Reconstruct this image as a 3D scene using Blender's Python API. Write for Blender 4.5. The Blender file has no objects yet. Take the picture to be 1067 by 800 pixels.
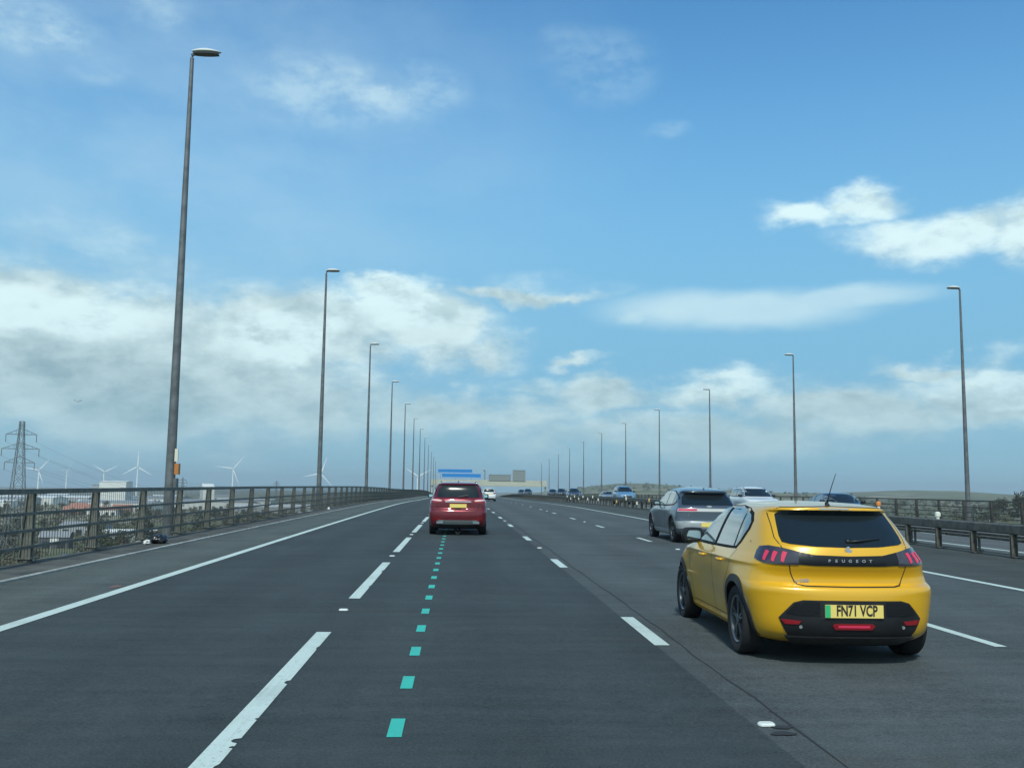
import bpy, bmesh, math, random
from math import sin, cos, pi, radians, atan2, sqrt, hypot
from mathutils import Vector, Matrix
from mathutils.bvhtree import BVHTree
from mathutils.geometry import delaunay_2d_cdt
random.seed(7)
S = bpy.context.scene
COL = S.collection

# ------------------------------------------------------------------ camera
FPX = 1000.0
YAW, PITCH, ROLL, CZ = radians(3.1465), radians(6.351), radians(.7589), 1.595
F_ = Vector((sin(YAW)*cos(PITCH), cos(YAW)*cos(PITCH), sin(PITCH)))
R_ = Vector((cos(YAW), -sin(YAW), 0)); U_ = R_.cross(F_)
R2_ = R_*cos(ROLL) + U_*sin(ROLL); U2_ = -R_*sin(ROLL) + U_*cos(ROLL)
cam_d = bpy.data.cameras.new('camera'); cam = bpy.data.objects.new('camera', cam_d); COL.objects.link(cam)
cam_d.sensor_width = 36; cam_d.lens = FPX/1067*36; cam_d.clip_start = .05; cam_d.clip_end = 60000
m3 = Matrix((R2_, U2_, -F_)).transposed(); m4 = m3.to_4x4(); m4.translation = Vector((0, 0, CZ)); cam.matrix_world = m4
S.camera = cam

def sky_dir(px, py):
    """direction in the sky (azimuth, elevation) of a cloud in the photograph"""
    d = F_ + R2_*((px-533.5)/FPX) + U2_*((400-py)/FPX); d.normalize()
    return atan2(d.x, d.y), math.asin(d.z)

# ------------------------------------------------------------------ light
SUN_EL, SUN_AZ = radians(50), radians(187)       # azimuth measured from +Y towards +X
S.view_settings.view_transform = 'Standard'; S.view_settings.look = 'None'
S.view_settings.gamma = 1; S.view_settings.use_curve_mapping = False; S.view_settings.exposure = 0.28
sd = bpy.data.lights.new('sun', 'SUN'); sd.energy = 2.6; sd.angle = radians(5.0); sd.color = (.97, 1, .93)
so = bpy.data.objects.new('sun', sd); COL.objects.link(so)
sv = Vector((sin(SUN_AZ)*cos(SUN_EL), cos(SUN_AZ)*cos(SUN_EL), sin(SUN_EL)))
so.rotation_euler = sv.to_track_quat('Z', 'Y').to_euler(); so.location = (60, -90, 90)

W = bpy.data.worlds.new('World'); S.world = W; W.use_nodes = True
wt = W.node_tree; wt.nodes.clear()
class NT:
    def __init__(s, t): s.t = t
    def n(s, typ, **kw):
        o = s.t.nodes.new(typ)
        for k, v in kw.items():
            if k.startswith('i_'):
                key = k[2:]; key = int(key) if key.isdigit() else key
                s.put(o.inputs[key], v)
            else: setattr(o, k, v)
        return o
    def put(s, sock, v):
        if isinstance(v, bpy.types.NodeSocket): s.t.links.new(v, sock)
        elif isinstance(v, bpy.types.Node): s.t.links.new(v.outputs[0], sock)
        else:
            if sock.type == 'RGBA' and len(v) == 3: v = (*v, 1)
            sock.default_value = v
    def m(s, op, a, b=0.0, c=0.0, clamp=False):
        o = s.n('ShaderNodeMath', operation=op, use_clamp=clamp)
        s.put(o.inputs[0], a); s.put(o.inputs[1], b); s.put(o.inputs[2], c)
        return o.outputs[0]
    def mix(s, f, a, b, mode='MIX'):
        o = s.n('ShaderNodeMix', data_type='RGBA', blend_type=mode)
        s.put(o.inputs[0], f); s.put(o.inputs[6], a); s.put(o.inputs[7], b)
        return o.outputs[2]
    def sstep(s, x, a, b, lo=0., hi=1.):
        o = s.n('ShaderNodeMapRange', interpolation_type='SMOOTHSTEP')
        s.put(o.inputs[0], x); o.inputs[1].default_value = a; o.inputs[2].default_value = b
        o.inputs[3].default_value = lo; o.inputs[4].default_value = hi
        return o.outputs[0]
    def noise(s, vec, scale, detail=4., rough=.5, dist=0., dim='3D'):
        o = s.n('ShaderNodeTexNoise', noise_dimensions=dim)
        if vec is not None: s.put(o.inputs['Vector'], vec)
        o.inputs['Scale'].default_value = scale; o.inputs['Detail'].default_value = detail
        o.inputs['Roughness'].default_value = rough; o.inputs['Distortion'].default_value = dist
        return o.outputs[0]
w = NT(wt)
sky = w.n('ShaderNodeTexSky', sky_type='NISHITA', sun_disc=False, sun_elevation=SUN_EL, sun_rotation=SUN_AZ,
          altitude=30, air_density=1.0, dust_density=.6, ozone_density=1.6)
tc = w.n('ShaderNodeTexCoord')
sep = w.n('ShaderNodeSeparateXYZ', i_0=tc.outputs['Generated'])
az = w.m('ARCTAN2', sep.outputs[0], sep.outputs[1]); el = w.m('ARCSINE', sep.outputs[2])
# cloud space: azimuth and elevation, elevation stretched so clouds read flat towards the horizon
cv = w.n('ShaderNodeCombineXYZ', i_0=az, i_1=w.m('MULTIPLY', el, 1.9), i_2=0.3)
n1 = w.noise(cv, 7, 10, .60); n2 = w.noise(cv, 19, 8, .62)
cvs = w.n('ShaderNodeVectorMath', operation='ADD', i_0=cv, i_1=(-.012, -.034, 0))
n1s = w.noise(cvs, 7, 10, .60); n2s = w.noise(cvs, 19, 8, .62)
def wn(off, sc_):
    v = w.n('ShaderNodeVectorMath', operation='ADD', i_0=cv, i_1=off)
    return w.m('SUBTRACT', w.noise(v, sc_, 5, .55), .5)
azw = w.m('ADD', az, w.m('ADD', w.m('MULTIPLY', wn((3.1, 7, 0), 9), .10), w.m('MULTIPLY', wn((5, 1.7, 2), 26), .035)))
elw = w.m('ADD', el, w.m('ADD', w.m('MULTIPLY', wn((9, 2, 5), 9), .075), w.m('MULTIPLY', wn((1, 9, 4), 26), .026)))
# (px, py, rx, ry, strength): where each bank of cloud stands in the sky, sizes in milliradians
CL = [(20, 350, 330, 105, 1.15), (170, 400, 380, 110, 1.15), (330, 345, 190, 72, 1.15), (425, 330, 120, 52, 1.25), (395, 300, 75, 26, 1.1),
      (540, 306, 130, 20, .95), (470, 360, 120, 44, .80), (500, 430, 260, 52, .75), (90, 262, 280, 60, .36), (40, 300, 140, 36, .8), (560, 400, 90, 26, .6),
      (838, 228, 88, 30, .80), (893, 214, 54, 34, .88),
      (975, 248, 140, 40, .84), (1075, 235, 90, 48, .90), (630, 415, 120, 34, .85), (745, 408, 150, 38, .92),
      (890, 430, 220, 48, .85), (1045, 412, 150, 52, .95), (700, 455, 460, 44, .75), (608, 378, 62, 13, .72),
      (492, 440, 60, 14, .7), (395, 95, 150, 60, .27), (30, 25, 100, 42, .28), (620, 62, 80, 40, .22),
      (310, 75, 110, 60, .24), (95, 65, 60, 32, .25), (970, 382, 80, 20, .7), (690, 135, 60, 20, .20),
      (1500, 300, 380, 120, .8), (-700, 250, 500, 160, .9)]
den = None
for (px, py, rx, ry, s_) in CL:
    if px < -400: a0, e0 = -1.15, .25
    elif px > 1300: a0, e0 = 1.1, .22
    else: a0, e0 = sky_dir(px, py)
    du = w.m('MULTIPLY', w.m('SUBTRACT', azw, a0), 1000./rx); dv = w.m('MULTIPLY', w.m('SUBTRACT', elw, e0), 1000./ry)
    d2 = w.m('MULTIPLY_ADD', du, du, w.m('MULTIPLY', dv, dv))
    g = w.m('MULTIPLY', w.m('SUBTRACT', 1., w.m('SQRT', d2)), s_*1.25)
    g = w.m('MINIMUM', g, s_)
    den = g if den is None else w.m('MAXIMUM', den, g)
# the half of the sky behind the photographer: broken cloud, so reflections and fill light stay believable
back = w.sstep(sep.outputs[1], .25, -.2)
den = w.m('MAXIMUM', den, w.m('MULTIPLY', back, .62)); den = w.m('MAXIMUM', den, 0.)
fb = w.m('ADD', w.m('MULTIPLY', n1, .65), w.m('MULTIPLY', n2, .35))
gate = w.sstep(den, 0., .30)
dd = w.m('MULTIPLY', w.m('ADD', den, w.m('MULTIPLY', w.m('SUBTRACT', fb, .5), 2.6)), gate)
alpha = w.m('MULTIPLY', w.sstep(dd, .04, .88), w.sstep(den, .0, .75))
lit = w.m('ADD', .5, w.m('ADD', w.m('MULTIPLY', w.m('SUBTRACT', n1, n1s), 3.0), w.m('MULTIPLY', w.m('SUBTRACT', n2, n2s), 2.2)), clamp=True)
thick = w.sstep(dd, .5, 1.5)
elf = w.sstep(el, .05, .21)
shade = w.m('MULTIPLY', thick, w.m('SUBTRACT', 1., w.m('MULTIPLY', elf, .80)))
shade = w.m('ADD', w.m('MULTIPLY', shade, .72), w.m('MULTIPLY', w.m('SUBTRACT', 1., lit), .62), clamp=True)
SKYK = .1
def lin(r, g, b):
    f = lambda c: (c/255/12.92) if c/255 <= .04045 else ((c/255+.055)/1.055)**2.4
    return (f(r), f(g), f(b))
CLB = lin(208, 230, 232); CLD = lin(134, 163, 172)
ccol = w.mix(shade, CLB, CLD)
skyc = w.n('ShaderNodeVectorMath', operation='MULTIPLY', i_0=sky.outputs[0], i_1=(SKYK*1.0, SKYK*1.0, SKYK*1.0))
hs = w.n('ShaderNodeHueSaturation', i_Color=skyc.outputs[0]); hs.inputs['Saturation'].default_value = 1.0
tint = w.n('ShaderNodeVectorMath', operation='MULTIPLY', i_0=hs.outputs[0], i_1=(1, 1, 1))
hazeband = w.sstep(el, .52, .10)
skh = w.mix(w.m('MULTIPLY', hazeband, .94), tint.outputs[0], lin(118, 172, 202))
bright = None
for (px, py, rx, ry) in [(418, 312, 105, 44), (300, 352, 80, 34), (50, 325, 130, 34), (860, 222, 150, 50), (1000, 240, 120, 40), (760, 400, 120, 22), (1050, 400, 110, 24)]:
    a0, e0 = sky_dir(px, py); du = w.m('MULTIPLY', w.m('SUBTRACT', azw, a0), 1000./rx); dv = w.m('MULTIPLY', w.m('SUBTRACT', elw, e0), 1000./ry)
    g = w.m('SUBTRACT', 1., w.m('SQRT', w.m('MULTIPLY_ADD', du, du, w.m('MULTIPLY', dv, dv))), clamp=True); bright = g if bright is None else w.m('MAXIMUM', bright, g)
ccol = w.mix(w.m('MULTIPLY', w.sstep(bright, 0., .55, 0, .80), w.sstep(lit, .05, .7, .45, 1.)), ccol, lin(214, 238, 240))
smooth_ = None      # smooth lens-shaped streaks with feathered ends
for (px, py, rx, ry, s_) in [(770, 322, 175, 27, .85), (870, 312, 125, 17, .75), (700, 330, 90, 14, .5), (600, 300, 80, 12, .35), (560, 292, 70, 14, .35), (350, 100, 130, 42, .34), (440, 92, 60, 30, .30), (632, 70, 70, 44, .15), (600, 48, 60, 26, .12), (40, 30, 70, 30, .34), (165, 12, 40, 20, .25), (95, 68, 36, 22, .25), (700, 134, 26, 12, .2)]:
    a0, e0 = sky_dir(px, py); du = w.m('MULTIPLY', w.m('SUBTRACT', w.m('ADD', w.m('MULTIPLY', az, .7), w.m('MULTIPLY', azw, .3)), a0), 1000./rx); dv = w.m('MULTIPLY', w.m('SUBTRACT', w.m('ADD', w.m('MULTIPLY', el, .7), w.m('MULTIPLY', elw, .3)), e0), 1000./ry)
    g = w.sstep(w.m('SQRT', w.m('MULTIPLY_ADD', du, du, w.m('MULTIPLY', dv, dv))), 1.05, .35, 0, s_)
    if s_ < .6: g = w.m('MULTIPLY', g, w.sstep(n2, .34, .66, .2, 1.5))
    smooth_ = g if smooth_ is None else w.m('MAXIMUM', smooth_, g)
smooth_ = w.m('MULTIPLY', smooth_, w.m('ADD', .72, w.m('MULTIPLY', n2, .5)), clamp=True)
a0, e0 = sky_dir(130, 120); du = w.m('MULTIPLY', w.m('SUBTRACT', az, a0), 1/.62); dv = w.m('MULTIPLY', w.m('SUBTRACT', el, e0), 1/.42)
veil = w.sstep(w.m('SQRT', w.m('MULTIPLY_ADD', du, du, w.m('MULTIPLY', dv, dv))), 1., .1)
veil = w.m('MULTIPLY', veil, w.m('ADD', .26, w.m('MULTIPLY', w.m('SUBTRACT', n1, .5), .8)), clamp=True)
skh = w.mix(veil, skh, lin(176, 206, 222))
skh = w.mix(smooth_, skh, lin(186, 216, 226))
fin = w.mix(w.m('MULTIPLY', alpha, .94), skh, ccol)
low = w.sstep(el, .135, -.01)
fin = w.mix(w.m('MULTIPLY', low, .82), fin, lin(137, 179, 194))
finv = w.n('ShaderNodeVectorMath', operation='MULTIPLY', i_0=fin, i_1=(10, 10, 10))
bg = w.n('ShaderNodeBackground', i_Color=finv.outputs[0], i_Strength=.1)
wo = w.n('ShaderNodeOutputWorld'); wt.links.new(bg.outputs[0], wo.inputs[0])
SKYTINT, SKYSAT = tint, hs
tint.inputs[1].default_value = (.66, 1.27, 1.46); hs.inputs['Saturation'].default_value = 1.05

# ------------------------------------------------------------------ materials
MT = {}
def mat(name, col, rough=.6, metal=0., coat=0., emit=None, estr=0., var=0., vscale=3., bump=0., bscale=40., spec=.5, trans=0.):
    if name in MT: return MT[name]
    m = bpy.data.materials.new(name); m.use_nodes = True; MT[name] = m
    t = NT(m.node_tree); b = m.node_tree.nodes['Principled BSDF']
    b.inputs['Base Color'].default_value = (*col, 1); b.inputs['Roughness'].default_value = rough
    b.inputs['Metallic'].default_value = metal; b.inputs['Coat Weight'].default_value = coat
    b.inputs['Coat Roughness'].default_value = .04; b.inputs['Specular IOR Level'].default_value = spec
    if trans: b.inputs['Transmission Weight'].default_value = trans
    if emit: b.inputs['Emission Color'].default_value = (*emit, 1); b.inputs['Emission Strength'].default_value = estr
    tcn = t.n('ShaderNodeTexCoord')
    if var:
        nz = t.noise(tcn.outputs['Object'], vscale, 6, .6)
        f = t.sstep(nz, .3, .7, 1-var, 1+var)
        c = t.n('ShaderNodeVectorMath', operation='MULTIPLY', i_0=col); t.put(c.inputs[1], f)
        t.put(b.inputs['Base Color'], c.outputs[0])
        t.put(b.inputs['Roughness'], t.sstep(nz, .3, .7, max(rough-.08, .03), min(rough+.1, 1)))
    if bump:
        nb = t.noise(tcn.outputs['Object'], bscale, 3, .6)
        bn = t.n('ShaderNodeBump', i_Height=nb); bn.inputs['Strength'].default_value = bump; bn.inputs['Distance'].default_value = .02
        t.put(b.inputs['Normal'], bn.outputs[0])
    return m

def road_mat(name, dark, light, cutx, stain=True):
    """asphalt: aggregate grain, wheel-track polish, patches, stains, transverse paving chatter"""
    m = bpy.data.materials.new(name); m.use_nodes = True; MT[name] = m
    t = NT(m.node_tree); b = m.node_tree.nodes['Principled BSDF']
    g = t.n('ShaderNodeNewGeometry'); P = g.outputs['Position']
    sp = t.n('ShaderNodeSeparateXYZ', i_0=P); X, Y = sp.outputs[0], sp.outputs[1]
    str_ = t.n('ShaderNodeVectorMath', operation='MULTIPLY', i_0=P, i_1=(1., .12, 1))
    tr = t.n('ShaderNodeVectorMath', operation='MULTIPLY', i_0=P, i_1=(.25, 2.2, 1))
    big = t.noise(P, .35, 5, .6); streak = t.noise(str_, 2.2, 6, .6); chat = t.noise(tr, 1.6, 5, .6)
    grain = t.noise(P, 48, 6, .8); speck = t.noise(P, 260, 2, .8); mid = t.noise(P, 7, 6, .7)
    lane = t.m('DIVIDE', t.m('SUBTRACT', X, 2.11), 3.5)
    track = t.m('COSINE', t.m('MULTIPLY', lane, 4*pi))
    a = t.m('MULTIPLY', t.m('SUBTRACT', big, .5), .75)
    a = t.m('ADD', a, t.m('MULTIPLY', t.m('SUBTRACT', streak, .5), .40))
    a = t.m('ADD', a, t.m('MULTIPLY', t.m('SUBTRACT', chat, .5), .75))
    a = t.m('ADD', a, t.m('MULTIPLY', t.m('SUBTRACT', mid, .5), .85))
    a = t.m('ADD', a, t.m('MULTIPLY', t.m('SUBTRACT', grain, .5), 3.4))
    a = t.m('ADD', a, t.m('MULTIPLY', track, -.07))
    k = t.m('ADD', 1., a)
    jag = t.m('ADD', X, t.m('MULTIPLY', t.m('SUBTRACT', t.noise(P, 1.2, 4, .6), .5), .04))
    side = t.sstep(jag, cutx-.01, cutx+.01)
    base = t.mix(side, dark, light)
    c = t.n('ShaderNodeVectorMath', operation='MULTIPLY', i_0=base); t.put(c.inputs[1], k)
    col = c.outputs[0]
    col = t.mix(t.sstep(speck, .66, .78, 0, .28), col, (.16, .17, .17))
    if stain:
        rust = t.sstep(t.noise(P, .55, 5, .55), .60, .72, 0, .30)
        col = t.mix(rust, col, (.062, .058, .045))
        oil = t.sstep(t.noise(str_, 1.1, 4, .5), .64, .72, 0, .35)
        col = t.mix(oil, col, (.022, .026, .028))
    t.put(b.inputs['Base Color'], col)
    t.put(b.inputs['Roughness'], t.sstep(mid, .3, .7, .78, .92)); b.inputs['Specular IOR Level'].default_value = .35
    bn = t.n('ShaderNodeBump', i_Height=t.m('ADD', grain, t.m('MULTIPLY', speck, .5)))
    bn.inputs['Strength'].default_value = .5; bn.inputs['Distance'].default_value = .012
    t.put(b.inputs['Normal'], bn.outputs[0])
    return m

def paint_mat(name, col, worn=.3):
    m = bpy.data.materials.new(name); m.use_nodes = True; MT[name] = m
    t = NT(m.node_tree); b = m.node_tree.nodes['Principled BSDF']
    g = t.n('ShaderNodeNewGeometry'); P = g.outputs['Position']
    n = t.noise(P, 26, 8, .8); n2_ = t.noise(P, 1.3, 4, .6); st = t.n('ShaderNodeVectorMath', operation='MULTIPLY', i_0=P, i_1=(30, .6, 1))
    n3 = t.noise(st, 1., 3, .6)
    f = t.m('ADD', t.m('MULTIPLY', t.sstep(n, .54, .66), worn*1.3), t.m('MULTIPLY', t.sstep(n2_, .45, .8), worn*.5), clamp=True)
    f = t.m('ADD', f, t.m('MULTIPLY', t.sstep(n3, .5, .75), .16), clamp=True)
    t.put(b.inputs['Base Color'], t.mix(f, col, (.10, .11, .11)))
    b.inputs['Roughness'].default_value = .6
    return m

road_mat('asphalt_lanes', (.036, .046, .049), (.062, .073, .075), 2.03)
road_mat('asphalt_shoulder', (.072, .086, .080), (.072, .086, .080), 99)
road_mat('asphalt_reserve', (.048, .055, .050), (.048, .055, .050), 99)
road_mat('asphalt_far', (.085, .092, .092), (.085, .092, .092), 99)
paint_mat('white_marking', (.50, .59, .545), .50)
paint_mat('green_marking', (.030, .42, .34), .30)
mat('road_joint', (.022, .026, .027), .85)
mat('concrete', (.20, .20, .18), .85, var=.3, vscale=2, bump=.3)
mat('deck_side', (.10, .105, .10), .85, var=.35, vscale=1.5)
mat('rail_metal', (.125, .128, .112), .6, metal=.15, var=.35, vscale=5)
mat('rail_rust', (.105, .095, .082), .65, metal=.2, var=.4, vscale=4)
mat('barrier_metal', (.105, .104, .090), .6, metal=.2, var=.4, vscale=5)
mat('lamp_steel', (.13, .14, .145), .5, metal=.3, var=.25, vscale=3)
mat('lamp_head', (.55, .57, .55), .45)
mat('lamp_under', (.03, .035, .045), .25)
mat('white_plate', (.62, .60, .50), .5); mat('orange_box', (.42, .16, .04), .5)
mat('black_plastic', (.012, .013, .015), .42, var=.15)
mat('black_gloss', (.008, .009, .011), .10, coat=.6)
mat('rubber', (.014, .014, .015), .85, var=.2, vscale=8)
mat('chassis_dark', (.006, .006, .007), .9)

# ------------------------------------------------------------------ helpers
def mk(name, verts, faces, m=None, parent=None, smooth=False, mats=None, fm=None):
    me = bpy.data.meshes.new(name); me.from_pydata([tuple(v) for v in verts], [], faces)
    if mats:
        for q in mats: me.materials.append(MT[q] if isinstance(q, str) else q)
    elif m is not None: me.materials.append(MT[m] if isinstance(m, str) else m)
    if fm:
        for p, i in zip(me.polygons, fm): p.material_index = i
    if smooth:
        for p in me.polygons: p.use_smooth = True
        if smooth != True: me.set_sharp_from_angle(angle=radians(smooth))
    o = bpy.data.objects.new(name, me); COL.objects.link(o)
    if parent is not None: o.parent = parent
    return o
class MB:
    def __init__(s): s.v = []; s.f = []; s.fm = []
    def add(s, vs, fs, mi=0):
        k = len(s.v); s.v += [tuple(v) for v in vs]; s.f += [tuple(i+k for i in f) for f in fs]; s.fm += [mi]*len(fs)
    def box(s, c, d, mi=0, M=None, bev=0):
        x, y, z = d[0]/2, d[1]/2, d[2]/2
        vs = [Vector((a*x, b*y, e*z)) for a in (-1, 1) for b in (-1, 1) for e in (-1, 1)]
        if M: vs = [M @ v for v in vs]
        vs = [v+Vector(c) for v in vs]
        s.add(vs, [(0, 1, 3, 2), (4, 6, 7, 5), (0, 4, 5, 1), (2, 3, 7, 6), (0, 2, 6, 4), (1, 5, 7, 3)], mi)
    def tube(s, pts, rad, n=8, mi=0, caps=True):
        pts = [Vector(p) for p in pts]; rs = rad if isinstance(rad, (list, tuple)) else [rad]*len(pts); rings = []
        for i, p in enumerate(pts):
            d = (pts[min(i+1, len(pts)-1)]-pts[max(i-1, 0)]).normalized()
            up = Vector((0, 0, 1)) if abs(d.z) < .9 else Vector((1, 0, 0))
            a = d.cross(up).normalized(); b = d.cross(a)
            rings.append([p+(a*cos(2*pi*j/n)+b*sin(2*pi*j/n))*rs[i] for j in range(n)])
        vs = [v for r in rings for v in r]; fs = []
        for i in range(len(pts)-1):
            for j in range(n): fs.append((i*n+j, i*n+(j+1) % n, (i+1)*n+(j+1) % n, (i+1)*n+j))
        if caps: fs += [tuple(range(n))[::-1], tuple((len(pts)-1)*n+j for j in range(n))]
        s.add(vs, fs, mi)
    def lathe(s, prof, c=(0, 0, 0), axis='x', n=40, mi=0):
        """prof: (along axis, radius)"""
        vs = []; fs = []
        for (a, r) in prof:
            for j in range(n):
                t = 2*pi*j/n
                vs.append((c[0]+a, c[1]+r*cos(t), c[2]+r*sin(t)) if axis == 'x' else (c[0]+r*cos(t), c[1]+r*sin(t), c[2]+a))
        for i in range(len(prof)-1):
            for j in range(n): fs.append((i*n+j, i*n+(j+1) % n, (i+1)*n+(j+1) % n, (i+1)*n+j))
        s.add(vs, fs, mi)
    def build(s, name, m=None, parent=None, smooth=False, mats=None):
        return mk(name, s.v, s.f, m, parent, smooth, mats, s.fm if mats else None)
def tag(o, label=None, cat=None, group=None, kind=None):
    if label: o['label'] = label
    if cat: o['category'] = cat
    if group: o['group'] = group
    if kind: o['kind'] = kind
    return o
def empty(name, loc=(0, 0, 0), rz=0, label=None, cat=None, group=None):
    o = bpy.data.objects.new(name, None); COL.objects.link(o); o.location = loc; o.rotation_euler = (0, 0, rz)
    o.empty_display_size = .3
    return tag(o, label, cat, group)
def copy_tree(o, parent=None):
    c = o.copy(); COL.objects.link(c)
    if parent is not None: c.parent = parent
    for ch in [x for x in COL.objects if x.parent == o]: copy_tree(ch, c)
    return c
def pchip(tab, x):
    n = len(tab)
    if x <= tab[0][0]: return tab[0][1]
    if x >= tab[-1][0]: return tab[-1][1]
    h = [tab[i+1][0]-tab[i][0] for i in range(n-1)]; d = [(tab[i+1][1]-tab[i][1])/h[i] for i in range(n-1)]
    def sl(i):
        if i == 0: return d[0]
        if i == n-1: return d[-1]
        if d[i-1]*d[i] <= 0: return 0.
        w1 = 2*h[i]+h[i-1]; w2 = h[i]+2*h[i-1]; return (w1+w2)/(w1/d[i-1]+w2/d[i])
    for i in range(n-1):
        if x <= tab[i+1][0]: break
    t = (x-tab[i][0])/h[i]; m0, m1 = sl(i), sl(i+1)
    return ((2*t**3-3*t**2+1)*tab[i][1]+(t**3-2*t**2+t)*h[i]*m0+(-2*t**3+3*t**2)*tab[i+1][1]+(t**3-t**2)*h[i]*m1)

# ------------------------------------------------------------------ the road
RZ = [(-60, -.4), (-20, -.138), (0, 0), (30, .205), (45, .29), (60, .36), (80, .42), (100, .39), (120, .30), (150, .24), (200, .21), (230, .12),
      (254, -.12), (286, -.5), (318, -1.1), (360, -1.9), (400, -2.6), (500, -5), (650, -9.5), (760, -13)]
def rz(y, x=0.):
    z = pchip(RZ, y)
    if x > 13.3: z -= (x-13.3)*.018
    return z
ys = [-40+2.*i for i in range(0, 60)] + [80+5.*i for i in range(0, 60)] + [380+20.*i for i in range(0, 19)]
def strip(name, x0, x1, dz, m, y0=-40, y1=740, nx=1, kind='structure'):
    yy = [y0]+[y for y in ys if y0 < y < y1]+[y1]; vs = []; fs = []
    for y in yy:
        for i in range(nx+1):
            x = x0+(x1-x0)*i/nx; vs.append((x, y, rz(y, x)+dz))
    for j in range(len(yy)-1):
        for i in range(nx):
            a = j*(nx+1)+i; fs.append((a, a+1, a+nx+2, a+nx+1))
    o = mk(name, vs, fs, m)
    if kind: tag(o, kind=kind)
    return o
XL1, XR, XR2, XE, XRE, XK = -1.39, 2.09, 5.61, -4.80, 9.16, -6.86
strip('road', -4.85, 9.25, 0, 'asphalt_lanes')
strip('hard_shoulder', XK+.04, -4.85, 0, 'asphalt_shoulder')
strip('central_reserve', 9.25, 14.25, -.001, 'asphalt_reserve')
strip('opposite_road', 14.25, 31.9, 0, 'asphalt_far', nx=4)
# kerb and narrow verge under the parapet
def prism(name, prof, m, y0=-40, y1=740, kind='structure', mirror=None):
    yy = [y0]+[y for y in ys if y0 < y < y1]+[y1]; vs = []; fs = []; n = len(prof)
    for y in yy:
        for (x, z) in prof: vs.append((x, y, rz(y, x)+z))
    for j in range(len(yy)-1):
        for i in range(n):
            a = j*n+i; b = j*n+(i+1) % n; fs.append((a, b, b+n, a+n))
    o = mk(name, vs, fs, m)
    if kind: tag(o, kind=kind)
    return o
mat('verge_concrete', (.062, .066, .06), .9, var=.45, vscale=1.2, bump=.4)
mat('kerb_stone', (.30, .31, .29), .8, var=.25, vscale=3)
prism('kerb', [(XK-.03, -.3), (XK-.03, .035), (XK-.01, .045), (XK+.04, .03), (XK+.04, -.3)], 'kerb_stone')
prism('verge', [(-8.02, -.3), (-8.02, .03), (XK-.03, .03), (XK-.03, -.3)], 'verge_concrete')
prism('kerb', [(31.9, -.3), (31.9, .10), (32.3, .10), (32.3, -.3)], 'deck_side')
prism('bridge_deck', [(-8.05, -.06), (-8.05, -.9), (-5.5, -1.3), (-3.5, -4.2), (5.5, -4.2), (8, -1.4), (16, -1.4), (18.5, -4.2), (27.5, -4.2), (29.5, -1.3), (32.35, -.9), (32.35, -.06)], 'deck_side')
pm = MB()
for y in range(20, 740, 60):
    for x in (1, 23): pm.box((x, y, (rz(y)-4.2-30)/2), (8, 2.4, 30+rz(y)-4.2+.4))
tag(pm.build('bridge_piers', 'concrete'), kind='structure')

DZ = .004
def mark(mb, x, y0, y1, w_, dz=DZ, notch=None):
    yy = [y0]
    while yy[-1] < y1-.01: yy.append(min(yy[-1]+1., y1))
    vs = []; fs = []
    for y in yy: vs += [(x-w_/2, y, rz(y, x)+dz), (x+w_/2, y, rz(y, x)+dz)]
    for j in range(len(yy)-1): fs.append((2*j, 2*j+1, 2*j+3, 2*j+2))
    mb.add(vs, fs)
tag(strip('edge_line', XE-.09, XE+.09, DZ, 'white_marking'), kind='structure')
strip('edge_line', XRE-.08, XRE+.08, DZ, 'white_marking')
strip('edge_line', 14.95, 15.15, DZ, 'white_marking'); strip('edge_line', 29.3, 29.5, DZ, 'white_marking')
mb = MB(); k = 0
# near dashes have broken right-hand edges, so they are outlined one by one
def chipped(mb, x, y0, y1, w_, notches):
    L = [(x-w_/2, y0), (x-w_/2, y1)]; Rr = [(x+w_/2, y1)]
    for (yn, dep, ln) in sorted(notches, reverse=True):
        Rr += [(x+w_/2, yn+ln/2), (x+w_/2-dep*.8, yn+ln*.3), (x+w_/2-dep, yn-ln*.05), (x+w_/2-dep*.6, yn-ln*.35), (x+w_/2, yn-ln/2)]
    Rr += [(x+w_/2, y0)]
    poly = [Vector(p) for p in (L+Rr)]
    n = len(poly)
    r = delaunay_2d_cdt(poly, [], [list(range(n))], 1, 1e-6)
    mb.add([(p.x, p.y, rz(p.y, x)+DZ) for p in r[0]], [tuple(f) for f in r[2]])
chipped(mb, XL1, 4.55, 10.55, .155, [(9.55, .015, .16), (7.95, .035, .15), (6.75, .02, .05), (6.2, .05, .12), (6.05, .03, .05), (5.6, .02, .2)])
chipped(mb, XL1, 13.55, 19.6, .155, [(15.1, .02, .2), (17.7, .03, .3)])
for k in range(2, 60): mark(mb, XL1, 4.6+9*k, 10.6+9*k, .155)
for k in range(-1, 60):
    mark(mb, XR, 9.8+9*k, 11.85+9*k, .155); mark(mb, XR2, 9.8+9*k, 11.85+9*k, .13)
for k in range(0, 50):
    for x in (18.6, 22.2, 25.8): mark(mb, x, 9+9*k, 11+9*k, .12)
tag(mb.build('lane_line_dashes', 'white_marking'), kind='structure')
mb = MB()
for k in range(-3, 290): mark(mb, -.37, 6.28+1.44*k, 6.76+1.44*k, .095)
tag(mb.build('green_marking_dashes', 'green_marking'), kind='structure')
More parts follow.
